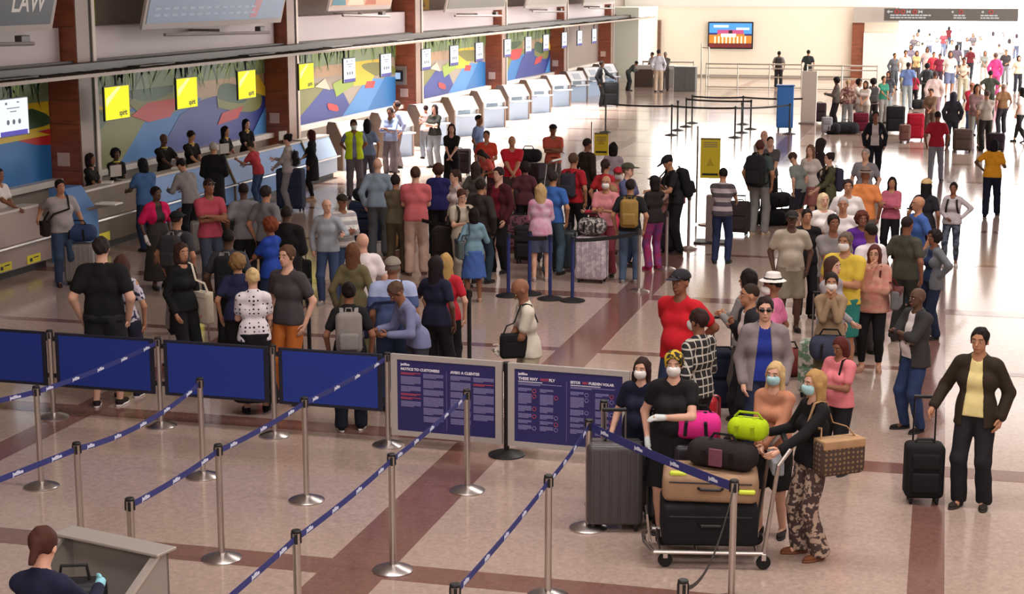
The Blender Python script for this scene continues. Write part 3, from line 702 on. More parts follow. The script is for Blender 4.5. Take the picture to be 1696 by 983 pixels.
# ------------------------------------------------------------------ figures: smooth implicit surfaces meshed on a grid
def snet(V,xs,ys,zs):
    S=V<0
    c=[S[i:S.shape[0]-1+i,j:S.shape[1]-1+j,k:S.shape[2]-1+k] for i in(0,1) for j in(0,1) for k in(0,1)]
    sm=sum(x.astype(np.int8) for x in c);act=(sm>0)&(sm<8)
    I,J,K=np.nonzero(act);n=len(I)
    if n==0: return np.zeros((0,3)),np.zeros((0,4),int)
    idx=np.full(act.shape,-1,np.int32);idx[I,J,K]=np.arange(n)
    P=np.zeros((n,3));C=np.zeros(n)
    X=[xs,ys,zs];B=(I,J,K)
    for ax in range(3):
        o1,o2=[a for a in range(3) if a!=ax]
        for u in(0,1):
            for v in(0,1):
                off=[0,0,0];off[o1]=u;off[o2]=v
                A=V[I+off[0],J+off[1],K+off[2]];off2=list(off);off2[ax]=1
                D=V[I+off2[0],J+off2[1],K+off2[2]]
                m=(A<0)!=(D<0)
                t=np.where(m,A/(A-D+1e-12),0)
                q=np.zeros((n,3))
                q[:,o1]=X[o1][B[o1]+u];q[:,o2]=X[o2][B[o2]+v]
                q[:,ax]=X[ax][B[ax]]+t*(X[ax][B[ax]+1]-X[ax][B[ax]])
                P+=q*m[:,None];C+=m
    P/=C[:,None]
    Q=[]
    for ax in range(3):
        o1,o2=[(1,2),(2,0),(0,1)][ax]
        a=[slice(1,-1)]*3;a[ax]=slice(0,-1);b=[slice(1,-1)]*3;b[ax]=slice(1,None)
        A=S[tuple(a)];D=S[tuple(b)];cr=A!=D
        ii=np.array(np.nonzero(cr)).T
        if not len(ii):continue
        inside=A[cr]
        base=ii.copy();
        for q in range(3):
            if q!=ax: base[:,q]+=1
        def g(d1,d2):
            w_=base.copy();w_[:,o1]-=d1;w_[:,o2]-=d2;return idx[w_[:,0],w_[:,1],w_[:,2]]
        f=np.stack([g(1,1),g(0,1),g(0,0),g(1,0)],1)
        f[~inside]=f[~inside][:,::-1];Q.append(f)
    F=np.concatenate(Q);F=F[(F>=0).all(1)]
    return P,F
def mesh_np(name,parts,mats):
    # parts: list of (verts,faces(list or ndarray),mat index)
    me=bpy.data.meshes.new(name);vs_=[];loops=[];st=[];tot=[];mi=[];k=0;lc=0
    for v,f,m in parts:
        v=np.asarray(v,dtype=np.float32);vs_.append(v)
        if isinstance(f,np.ndarray):
            n=len(f);w_=f.shape[1];loops.append((f+k).ravel());st.append(lc+np.arange(n)*w_);tot.append(np.full(n,w_));lc+=n*w_;mi.append(np.full(n,m))
        else:
            for q in f:
                loops.append(np.array(q)+k);st.append([lc]);tot.append([len(q)]);lc+=len(q);mi.append([m])
        k+=len(v)
    V=np.concatenate(vs_);L_=np.concatenate(loops).astype(np.int32);st=np.concatenate(st).astype(np.int32);mi=np.concatenate(mi).astype(np.int32)
    me.vertices.add(len(V));me.vertices.foreach_set('co',V.ravel())
    me.loops.add(len(L_));me.loops.foreach_set('vertex_index',L_)
    me.polygons.add(len(st));me.polygons.foreach_set('loop_start',st)
    for m in mats: me.materials.append(m)
    me.polygons.foreach_set('material_index',mi);me.polygons.foreach_set('use_smooth',np.ones(len(st),bool))
    me.update(calc_edges=True);me.validate();return me
def axis(lo,hi,v,fine=None):
    lo=math.floor(lo/v)*v;n=int(math.ceil((hi-lo)/v))+1
    a=lo+np.arange(n)*v
    if fine:
        for f0,f1 in fine:
            mid=(a[:-1]+a[1:])/2;a=np.sort(np.concatenate([a,mid[(mid>f0)&(mid<f1)]]))
    return a.astype(np.float32)
class Fld:
    def __init__(s,xs,ys,zs): s.x,s.y,s.z=xs,ys,zs;s.V=np.full((len(xs),len(ys),len(zs)),.4,np.float32)
    def sl(s,c,r):
        o=[]
        for a,cc,rr in((s.x,c[0],r[0]),(s.y,c[1],r[1]),(s.z,c[2],r[2])):
            i=max(0,int(np.searchsorted(a,cc-rr))-1);j=min(len(a),int(np.searchsorted(a,cc+rr))+1);o.append(slice(i,max(j,i+1)))
        return tuple(o)
    def g(s,sl): return s.x[sl[0]][:,None,None],s.y[sl[1]][None,:,None],s.z[sl[2]][None,None,:]
    def dist(s,p,mg):
        if p[0]=='c':
            _,a,b,ra,rb,fl,fd=p
            lo=[min(a[i],b[i])-max(ra,rb)-mg for i in range(3)];hi=[max(a[i],b[i])+max(ra,rb)+mg for i in range(3)]
            c=[(l+h)/2 for l,h in zip(lo,hi)];r=[(h-l)/2 for l,h in zip(lo,hi)]
            sl=s.sl(c,r);X,Y,Z=s.g(sl)
            ab=[b[i]-a[i] for i in range(3)];L2=sum(q*q for q in ab)+1e-9
            px,py,pz=X-a[0],Y-a[1],Z-a[2]
            t=np.clip((px*ab[0]+py*ab[1]+pz*ab[2])/L2,0,1)
            qx,qy,qz=px-t*ab[0],py-t*ab[1],pz-t*ab[2]
            if fl!=1:
                k=(qx*fd[0]+qy*fd[1]+qz*fd[2])*(fl-1);qx=qx+k*fd[0];qy=qy+k*fd[1];qz=qz+k*fd[2]
            return sl,np.sqrt(qx*qx+qy*qy+qz*qz)-(ra+(rb-ra)*t)
        if p[0]=='e':
            _,c,r,Rm=p;m=max(r)+mg;sl=s.sl(c,(m,m,m));X,Y,Z=s.g(sl)
            px,py,pz=X-c[0],Y-c[1],Z-c[2];q=0
            for i in range(3):
                u=px*Rm[0][i]+py*Rm[1][i]+pz*Rm[2][i];q=q+(u/r[i])**2
            q=np.sqrt(q);return sl,(q-1)*min(r)*.5+(q-1)*sum(r)/6
    def add(s,p,k=.03,infl=0):
        sl,d=s.dist(p,k+infl+.03);d=d-infl;A=s.V[sl]
        if k>0:
            h=np.maximum(k-np.abs(A-d),0)/k;s.V[sl]=np.minimum(A,d)-h*h*k*.25
        else: s.V[sl]=np.minimum(A,d)
    def sub(s,p,k=0,infl=0):
        sl,d=s.dist(p,.05+infl);s.V[sl]=np.maximum(s.V[sl],infl-d)
    def cut(s,n,c): # keep n.x<c
        X,Y,Z=s.x[:,None,None],s.y[None,:,None],s.z[None,None,:];s.V=np.maximum(s.V,n[0]*X+n[1]*Y+n[2]*Z-c)
    def wr(s,a,f=38,ph=0):
        X,Y,Z=s.x[:,None,None],s.y[None,:,None],s.z[None,None,:]
        s.V=s.V+a*np.sin(f*X+9*Z+ph)*np.sin(f*.8*Y+1.3+ph)*np.sin(f*.62*Z+12*X)
    def mesh(s): return snet(s.V,s.x,s.y,s.z)
I3=((1,0,0),(0,1,0),(0,0,1));FD=(0,1,0)
def C_(a,b,ra,rb=None,fl=1,fd=FD): return('c',tuple(a),tuple(b),ra,ra if rb is None else rb,fl,tuple(fd))
def E_(c,r,Rm=I3): return('e',tuple(c),tuple(r),Rm)
# ---- head-local templates
def head_prims():
    return [E_((0,-.012,.022),(.076,.097,.094)),E_((0,.022,-.042),(.057,.064,.072)),E_((0,.062,-.094),(.02,.018,.015)),
            C_((0,.084,.005),(0,.106,-.03),.008,.013),C_((-.034,.074,.026),(.034,.074,.026),.011),
            E_((.076,-.004,-.01),(.010,.02,.03)),E_((-.076,-.004,-.01),(.010,.02,.03)),E_((0,.083,-.064),(.023,.010,.009))]
FACE=E_((0,.100,-.034),(.076,.088,.112))
def tmpl(name,lo,hi,v,fn,noise=None):
    f=Fld(axis(lo[0],hi[0],v),axis(lo[1],hi[1],v),axis(lo[2],hi[2],v));fn(f)
    if noise:f.wr(*noise)
    P_,Q_=f.mesh();return mesh_np(name,[(P_,Q_,0)],[mat('888888')])
HT={}
def hair_fn(st):
    base=E_((0,-.016,.03),(.084,.105,.098))
    def fn(f):
        f.add(base,0)
        if st in('short','buzz','cap','bald'):
            if st=='buzz': f.V+=.006
            f.sub(FACE);f.cut((0,.55,-1),.045)
        elif st in('long','pony','bun','bob','fluff','curlylong','hooded','veil'):
            if st in('long','fluff','curlylong'):
                wd=1.0 if st=='long' else 1.25
                f.add(C_((0,-.05,0),(0,-.06,-.22),.085*wd,.07*wd,1.35),.03)
                f.add(C_((.07,-.015,-.02),(.075,.0,-.2),.03*wd,.024*wd),.03);f.add(C_((-.07,-.015,-.02),(-.075,.0,-.2),.03*wd,.024*wd),.03)
            if st=='bob': f.add(C_((0,-.03,0),(0,-.035,-.1),.1,.092,1.1),.02)
            if st=='bun': f.add(E_((0,-.085,.085),(.045,.045,.042)),.01)
            if st=='pony': f.add(C_((0,-.105,.02),(0,-.135,-.17),.032,.018),.02)
            if st=='hooded': f.add(C_((0,-.03,0),(0,-.02,-.12),.105,.1,1),.03)
            f.sub(FACE)
            if st in('bun','pony'): f.cut((0,.5,-1),.05)
            f.cut((0,1,0),.082)
        elif st in('afro','curly'):
            f.add(E_((0,-.025,.045),(.118,.122,.115)) if st=='afro' else E_((0,-.02,.02),(.108,.115,.118)),.02);f.sub(FACE)
    return fn
def hair_mesh(st):
    if ('h',st) not in HT:
        nz={'afro':(.012,75),'curly':(.014,70),'curlylong':(.014,60),'fluff':(.012,50),'long':(.008,55),'short':(.008,70),'bun':(.005,70),'bob':(.007,60),'pony':(.005,70)}.get(st)
        HT[('h',st)]=tmpl('hair',(-.17,-.19,-.32),(.17,.13,.19),.0125,hair_fn(st),nz)
    return HT[('h',st)]
def gear_mesh(k):
    if ('g',k) in HT: return HT[('g',k)]
    def fn(f):
        if k=='mask':
            f.add(E_((0,.036,-.045),(.067,.078,.066)),0);f.add(E_((0,.1,-.035),(.03,.018,.03)),.02);f.cut((0,-1,0),-.03);f.cut((0,.2,1),.012);f.cut((0,-.25,-1),.082)
        if k=='cap':
            f.add(E_((0,-.012,.045),(.094,.116,.085)),0);f.cut((0,0,-1),-.038);f.add(E_((0,.125,.048),(.07,.085,.011)),.008)
        if k=='fedora':
            f.add(C_((0,-.01,.07),(0,-.01,.115),.096,.075,.9),0);f.cut((0,0,1),.155);f.cut((0,0,-1),-.055);f.add(E_((0,-.005,.062),(.15,.165,.012)),.01)
        if k=='hatband': 
            f.add(C_((0,-.01,.07),(0,-.01,.115),.098,.082,.9),0);f.cut((0,0,1),.098);f.cut((0,0,-1),-.072)
        if k=='scarf':
            f.add(E_((0,-.012,.038),(.096,.116,.1)),0);f.add(E_((0,-.11,-.01),(.04,.03,.05)),.02);f.sub(FACE);f.cut((0,.5,-1),.03)
        if k=='hood':
            f.add(E_((0,-.03,.02),(.11,.125,.125)),0);f.add(C_((0,-.03,0),(0,-.03,-.14),.1,.11),.03);f.sub(FACE,0,.005)
    HT[('g',k)]=tmpl({'mask':'face_mask','hatband':'hat_band','scarf':'head_scarf','hood':'hood','fedora':'hat'}.get(k,k),(-.18,-.19,-.22),(.18,.24,.19),.0115 if k!='mask' else .009,fn)
    return HT[('g',k)]
GLS=MB();
for s_ in(-1,1): GLS.ball((s_*.033,.092,.004),(.026,.008,.019),mat('0c0c10',.15),10,6);GLS.tube([(s_*.055,.088,.006),(s_*.082,.0,.004)],.003,mat('0c0c10',.15),5)
GLS.tube([(-.01,.1,.008),(.01,.1,.008)],.003,mat('0c0c10',.15),5)
GLSM=GLS.mesh('sunglasses',True)
GL2=MB()
for s_ in(-1,1):
    GL2.tube([(s_*.033+.022*math.cos(a),.098,.004+.017*math.sin(a)) for a in[q*math.pi/4 for q in range(8)]],.0028,mat('1c1614',.3),4,closed=True);GL2.tube([(s_*.055,.092,.006),(s_*.082,.0,.004)],.003,mat('1c1614',.3),4)
GL2M=GL2.mesh('glasses')
def shoe_mesh(k):
    if ('s',k) not in HT:
        def fn(f):
            f.add(E_((0,.085,.03),(.043,.10,.032)),0);f.add(E_((0,-.02,.04),(.036,.055,.042)),.03);f.add(C_((0,-.01,.06),(0,-.01,.1),.036,.036),.02);f.cut((0,0,-1),0.0);f.cut((0,0,1),.105 if k=='boot' else .075)
        f=Fld(axis(-.06,.06,.016),axis(-.1,.21,.016),axis(-.016,.13,.016));fn(f);P_,Q_=f.mesh()
        sole=MB();pts=[(.045*math.sin(a)*(1 if math.cos(a)>0 else .85),.055+.135*math.cos(a),0) for a in[2*math.pi*q/14 for q in range(14)]]
        sole.extr(pts[::-1],(0,0,.022),mat('999999'))
        HT[('s',k)]=mesh_np('shoe',[(P_,Q_,0),(np.array(sole.v),sole.f,1)],[mat('888888'),mat('777777')])
    return HT[('s',k)]
# ---- body
SKINS={'a':'dbaa92','b':'b98566','c':'8f5f47','d':'5e4234'}
ARM={'d':(.235,.02,.90),'x':(-.06,.185,1.14),'X':(-.08,.205,1.2),'p':(.05,.30,1.16),'P':(.03,.26,1.3),'h':(.20,.0,1.02),'k':(.20,.08,.89),'f':(.17,.44,1.08),'F':(.16,.5,1.22),
 'b':(.10,-.15,1.0),'B':(.02,-.16,1.02),'c':(.02,.17,1.41),'s':(.22,.2,.95),'S':(.22,-.17,.96),'u':(.12,.14,1.28),'w':(.03,.22,1.06),'H':(.27,.16,.93),'m':(.04,.24,1.4),'o':(.34,.36,1.2),'g':(.08,.2,1.02),'r':(.02,.3,.98),'T':(.25,.30,1.12)}
ELB={'h':(1,-.25,-.1),'k':(.5,-.8,-.2),'b':(.8,-.6,-.2),'B':(.8,-.6,-.2),'x':(.9,.35,-.7),'X':(.9,.35,-.7)}
def build_geo(key):
    (g,big,aR,aL,legs,lean,hp,hy,top,bot,v,vis)=key
    fem=g=='f'
    b=1+.085*big
    sw=(.148 if fem else .166)*(1+.05*big)
    Lm=Matrix.Translation((0,0,.95))@Matrix.Rotation(-R(lean),4,'X')@Matrix.Translation((0,0,-.95))
    def U(p): return tuple(Lm@Vector(p))
    fdu=tuple((Matrix.Rotation(-R(lean),3,'X')@Vector((0,1,0))))
    cr,wr_,hr=(.098,.086,.108) if fem else (.112,.098,.103)
    cr*=b;wr_*=b*(1+.06*big);hr*=b
    torso=[C_((-.06,0,.93),(.06,0,.93),hr,hr,1.15),C_(U((-.045,.0,1.06)),U((.045,0,1.06)),wr_,wr_,1.15,fdu),
           C_(U((-.065,0,1.23)),U((.065,0,1.23)),cr,cr,1.2,fdu),C_(U((-(sw-.035),-.005,1.385)),U((sw-.035,-.005,1.385)),.055*b,.055*b,1,fdu),
           C_(U((0,-.015,1.36)),U((0,-.01,1.44)),.075,.056)]
    if fem: torso+=[E_(U((.062,.085*b,1.22)),(.05*b,.045*b,.05*b)),E_(U((-.062,.085*b,1.22)),(.05*b,.045*b,.05*b))]
    if big>0: torso.append(E_(U((0,.05,1.05)),(.12+.02*big,.09+.025*big,.13)))
    neck=[C_(U((0,-.012,1.42)),U((0,.0,1.55)),.054 if fem else .06,.05)]
    # head frame
    Hc=Lm@Vector((0,.012,1.605));Rh=Matrix.Rotation(-R(lean),4,'X')@Matrix.Rotation(R(hy),4,'Z')@Matrix.Rotation(-R(hp),4,'X')
    Hm=Matrix.Translation(Hc)@Rh;R3=Rh.to_3x3();Rt=tuple(tuple(r) for r in R3)
    def hx(p):
        if p[0]=='c': return C_(Hm@Vector(p[1]),Hm@Vector(p[2]),p[3],p[4])
        return E_(Hm@Vector(p[1]),p[2],Rt)
    head=[hx(p) for p in head_prims()]
    # arms
    arms=[];hands=[]
    for sd,code in((1,aR),(-1,aL)):
        tgt=ARM[code] if isinstance(code,str) else code
        S=Lm@Vector((sd*sw,-.008,1.375));W=Vector((sd*tgt[0],tgt[1],tgt[2]))
        if not(isinstance(code,str) and code in'fFHsSdbkro') or lean==0: W=Lm@W
        U1,U2=.28,.25
        d=W-S;L_=min(d.length,.525);dn=d.normalized();W=S+dn*L_
        a=(U1*U1-U2*U2+L_*L_)/(2*L_);h_=math.sqrt(max(1e-5,U1*U1-a*a))
        hint=Vector(ELB.get(code,(.55,-.45,-.8)) if isinstance(code,str) else (.55,-.45,-.8));hint.x*=sd
        hint=(hint-dn*hint.dot(dn)).normalized();El=S+dn*a+hint*h_
        fw=(W-El).normalized();K=W+fw*.085
        arms.append((tuple(S),tuple(El),tuple(W),tuple(K)));
        # hand frame: palm faces body
        side=Vector((-sd,0,0));
        if abs(fw.x)>.7: side=Vector((0,-.3,-1))
        nrm=(side-fw*side.dot(fw)).normalized();acr=fw.cross(nrm).normalized()
        hands.append((W,K,fw,nrm,acr,sd))
    # legs
    hip=[Vector((sd*.085*(1.05 if fem else 1),0,.89)) for sd in(1,-1)]
    st={'s':((.11,.03),(.11,-.03)),'w':((.17,.0),(.17,.02)),'n':((.075,.02),(.075,-.01)),'k':((.12,.24),(.09,-.26)),'K':((.09,-.26),(.12,.24)),'c':((.16,.10),(.08,-.02)),'x':((.0,.08),(.02,-.03))}[legs]
    legp=[];feet=[]
    for i,sd in enumerate((1,-1)):
        A=Vector((sd*st[i][0],st[i][1],.085));Hh=hip[i];d=A-Hh;T1,T2=.425,.405
        if st[i][1]<-.2: A.z=.13;d=A-Hh
        L_=min(d.length,T1+T2-.002);dn=d.normalized();a=(T1*T1-T2*T2+L_*L_)/(2*L_);h_=math.sqrt(max(1e-6,T1*T1-a*a))
        hint=Vector((sd*.12,1,.0));hint=(hint-dn*hint.dot(dn)).normalized();Kn=Hh+dn*a+hint*min(h_,.12)
        legp.append((tuple(Hh),tuple(Kn),tuple(A)));feet.append((A,R(-sd*11),-.35 if st[i][1]<-.2 else 0))
    # grid
    pts=[Vector(q) for a in arms for q in a]+[Vector(q) for l in legp for q in l]+[Hc]
    x0=min(min(p.x for p in pts)-.09,-.27);x1=max(max(p.x for p in pts)+.09,.27)
    y0=min(min(p.y for p in pts)-.14,-.25);y1=max(max(p.y for p in pts)+.14,.27);z1=max(Hc.z+.14,max(p.z for p in pts)+.06)
    hh=[(Hc[i]-.13,Hc[i]+.13) for i in range(3)] if v<.017 else None
    xs=axis(x0,x1,v,[hh[0]] if hh else None);ys_=axis(y0,y1,v,[hh[1]] if hh else None);zs=axis(-.02,z1,v,[hh[2]] if hh else None)
    def new(zlo=None,zhi=None):
        z=zs
        if zlo is not None: z=zs[(zs>zlo-2*v)&(zs<zhi+2*v)]
        return Fld(xs,ys_,z)
    Bf=new()
    for p in torso: Bf.add(p,.05)
    for p in neck: Bf.add(p,.02)
    rU=.045*(1+.1*big)*(.88 if fem else 1);
    for S,El,W,K in arms:
        for p in(C_(S,El,rU*1.12,rU*.84),C_(El,W,rU*.88,rU*.58)): Bf.add(p,.02)
        Bf.add(C_(W,K,.024,.026,1),.012)
    rT=.082*b*(1.03 if fem else 1)
    for Hh,Kn,A in legp:
        Bf.add(C_(Hh,Kn,rT,.056*b),.03);Bf.add(C_(Kn,A,.054*b,.036),.02);Bf.add(E_((Kn[0]*.55+A[0]*.45,Kn[1]*.55+A[1]*.45-.018,Kn[2]*.6+A[2]*.4),(.05*b,.05*b,.11)),.02)
        Bf.add(C_((A[0],A[1]-.02,.05 if A[2]<.1 else A[2]),(A[0],A[1]+.09,.035 if A[2]<.1 else A[2]-.03),.03,.026),.02)
    for i,p in enumerate(head): Bf.add(p,.018 if i<3 else .01)
    parts=[];P_,Q_=Bf.mesh();parts.append((P_,Q_,0))
    # fingers
    fm=MB();dm=mat('000000')
    for W,K,fw,nrm,acr,sd in hands:
        n=6 if v<.017 else 4;seg=(.042,.03,.024)
        for q,(o,ln) in enumerate(((-.026,.86),(-.009,1.0),(.009,.95),(.025,.76))):
            p=K+acr*o*1.05-fw*.012;d=fw.copy();pt=[p.copy()];curl=.32 if code not in() else 0
            for k_,s_ in enumerate(seg):
                d=(d+nrm*curl*(1 if k_ else .6)).normalized();p=p+d*s_*ln;pt.append(p.copy())
            fm.tube(pt,[.0105,.0095,.0088,.006],dm,n)
        p=W+fw*.028-acr*.020;d=(fw*.6-acr*.75+nrm*.35).normalized();pt=[p,p+d*.035,p+d*.035+(d*.5+fw*.7).normalized()*.03,p+d*.035+(d*.5+fw*.7).normalized()*.052]
        fm.tube(pt,[.013,.0115,.010,.007],dm,n)
    parts.append((np.array(fm.v),fm.f,0))
    if vis:
        em_=MB()
        for s_ in(-1,1):
            em_.ball((s_*.031,.0795,.004),(.0125,.0065,.0058),dm,8,4,Hm)
        ib=len(em_.v);parts.append((np.array(em_.v),em_.f,1))
        e2=MB()
        for s_ in(-1,1):
            e2.ball((s_*.031,.0855,.004),(.0062,.004,.0058),dm,6,4,Hm);e2.tube([(s_*.016,.087,.027),(s_*.033,.087,.032),(s_*.05,.076,.027)],.0042,dm,4,Hm)
        parts.append((np.array(e2.v),e2.f,2))
        e3=MB();e3.ball((0,.0885,-.0635),(.021,.0055,.0065),dm,8,4,Hm);parts.append((np.array(e3.v),e3.f,3))
    out={'body':mesh_np('person',parts,[mat('888888'),mat('e4dcd4',.3),mat('1a1210',.4),mat('9a5248',.6)])}
    # clothing
    kind,sl_=top;  # kind: tee long tank jacket vest dress coat ; sl_ sleeve 0..2
    inf={'tee':.012,'long':.014,'tank':.010,'jacket':.021,'vest':.028,'dress':.014,'coat':.028,'blouse':.026,'bolero':.026}[kind]
    if v>.03: inf+=.006
    def upper(inf,hem,sleeve,opening=None,neckr=.062):
        f=new(min(hem,.8)-.1,1.6)
        for p in torso: f.add(p,.05,inf)
        if hem<.97:
            for s_ in(-1,1): f.add(C_((s_*.055,0,1.0),(s_*.07,0,min(hem,.86)-.03),hr-.0,hr+.016,1.06),.04,inf)
            if hem<.83: f.add(C_((0,0,.95),(0,0,hem-.03),hr+.03,hr+.05,1.08),.04,inf)
        f.wr(.004 if inf<.03 else .006,34,sw*50);f.cut((0,0,-1),-hem)
        for S,El,W,K in arms:
            S_,E2,W_=Vector(S),Vector(El),Vector(W)
            if sleeve<=0: continue
            if sleeve<1:
                e=S_.lerp(E2,sleeve);f.add(C_(S,e,rU*1.12,rU*.98),.02,inf+.006)
            else:
                f.add(C_(S,El,rU*1.12,rU*.9),.02,inf);t=sleeve-1;e=E2.lerp(W_,t);f.add(C_(El,e,rU*.9,rU*.66),.02,inf)
        if inf<.02: f.sub(C_(U((0,.01,1.44)),U((0,.03,1.62)),neckr,.085))
        else: f.sub(C_(U((0,.01,1.46)),U((0,.02,1.62)),.066,.1))
        if kind=='tank':
            for s_ in(-1,1): f.sub(C_(U((s_*(sw+.015),0,1.38)),U((s_*(sw+.02),0,1.24)),.05,.03))
        X,Y,Z=f.x[:,None,None],f.y[None,:,None],f.z[None,None,:]
        if opening:
            w0,w1=opening
            op=np.maximum(np.abs(X)-(w0+(w1-w0)*np.clip((1.45-Z)/.6,0,1)),-(Y-.035))
            op=np.maximum(op,-.0+np.zeros_like(Z)-1)
            f.V=np.maximum(f.V,-op)
        return f.mesh()
    if kind in('jacket','coat','vest','bolero'):
        P_,Q_=upper(.014,.9,.5,None);out['shirt']=mesh_np('shirt',[(P_,Q_,0)],[mat('888888')])
        P_,Q_=upper(inf,{'jacket':.80,'coat':.5,'vest':.86,'bolero':1.1}[kind],{'jacket':1.96,'coat':1.96,'vest':0,'bolero':.85}[kind],{'vest':(.02,.05),'bolero':(.05,.1)}.get(kind,(.05,.105)))
        out['top']=mesh_np({'jacket':'jacket','coat':'coat','vest':'vest','bolero':'short_jacket'}[kind],[(P_,Q_,0)],[mat('888888')])
    else:
        P_,Q_=upper(inf,{'tee':.87,'long':.87,'tank':.88,'dress':.84,'blouse':.82}[kind],sl_)
        out['top']=mesh_np({'dress':'dress_top'}.get(kind,'shirt'),[(P_,Q_,0)],[mat('888888')])
    if bot=='none': return out,Hm,feet,hands,Lm
    f=new(0,1.05)
    leg_inf={'trousers':.018,'leggings':.007,'shorts':.026,'flare':.012,'jeans':.014}.get(bot,.012)
    if v>.03:leg_inf+=.006
    if bot in('trousers','leggings','shorts','flare','jeans'):
        f.add(torso[0],.05,leg_inf);f.add(C_((-.045,0,1.0),(.045,0,1.0),wr_+.006,wr_+.006,1.12),.04,leg_inf)
        for Hh,Kn,A in legp:
            Hv,Kv,Av=Vector(Hh),Vector(Kn),Vector(A)
            if bot=='shorts': f.add(C_(Hv,Hv.lerp(Kv,.92),rT,.066*b+.012),.03,leg_inf)
            else:
                f.add(C_(Hh,Kn,rT,.058*b),.03,leg_inf)
                re={'trousers':.058,'leggings':.036,'flare':.085,'jeans':.046}[bot]
                if bot!='flare': f.add(E_((Kn[0]*.55+A[0]*.45,Kn[1]*.55+A[1]*.45-.014,Kn[2]*.6+A[2]*.4),(.05*b,.05*b,.11)),.03,leg_inf)
                f.add(C_(Kn,(A[0],A[1]-.005,A[2]-.01),.056*b,re),.03,leg_inf)
        if bot=='shorts': f.cut((0,0,-1),-.5)
        else: f.cut((0,0,-1),-.045 if bot!='leggings' else -.12)
        f.wr(.006 if bot!='leggings' else .003,30)
    else:
        ze={'skirt':.46,'longskirt':.16,'miniskirt':.62}[bot];f.add(torso[0],.05,.014)
        rx={'skirt':.165,'longskirt':.2,'miniskirt':.15}[bot]*b
        f.add(C_((0,0,.96),(0,0,ze),hr+.045,rx,1.15),.05,.01)
        f.add(C_((-.04,0,.96),(-.06,0,ze),hr,rx,1.0),.05,.01);f.add(C_((.04,0,.96),(.06,0,ze),hr,rx,1.0),.05,.01)
        f.cut((0,0,-1),-ze);f.wr(.009,30)
    f.cut((0,0,1),.965)
    P_,Q_=f.mesh();out['bottom']=mesh_np({'shorts':'shorts','skirt':'skirt','longskirt':'skirt','miniskirt':'skirt','leggings':'leggings'}.get(bot,'trousers'),[(P_,Q_,0)],[mat('888888')])
    return out,Hm,feet,hands,Lm
GEO={};SPMAT={}
def skin(c):
    if c not in SPMAT: SPMAT[c]=mat(SKINS[c],.6,kind='cloth',spec=.35)
    return SPMAT[c]
def cm(c):
    # colour spec: hex or 'pattern:hex:hex:scale'
    if ':' in c:
        p=c.split(':');return mat(p[1],.85,pat=p[0],h2=p[2],sc_=float(p[3]))
    return cl(c)
PEOPLE={};STAND=[]
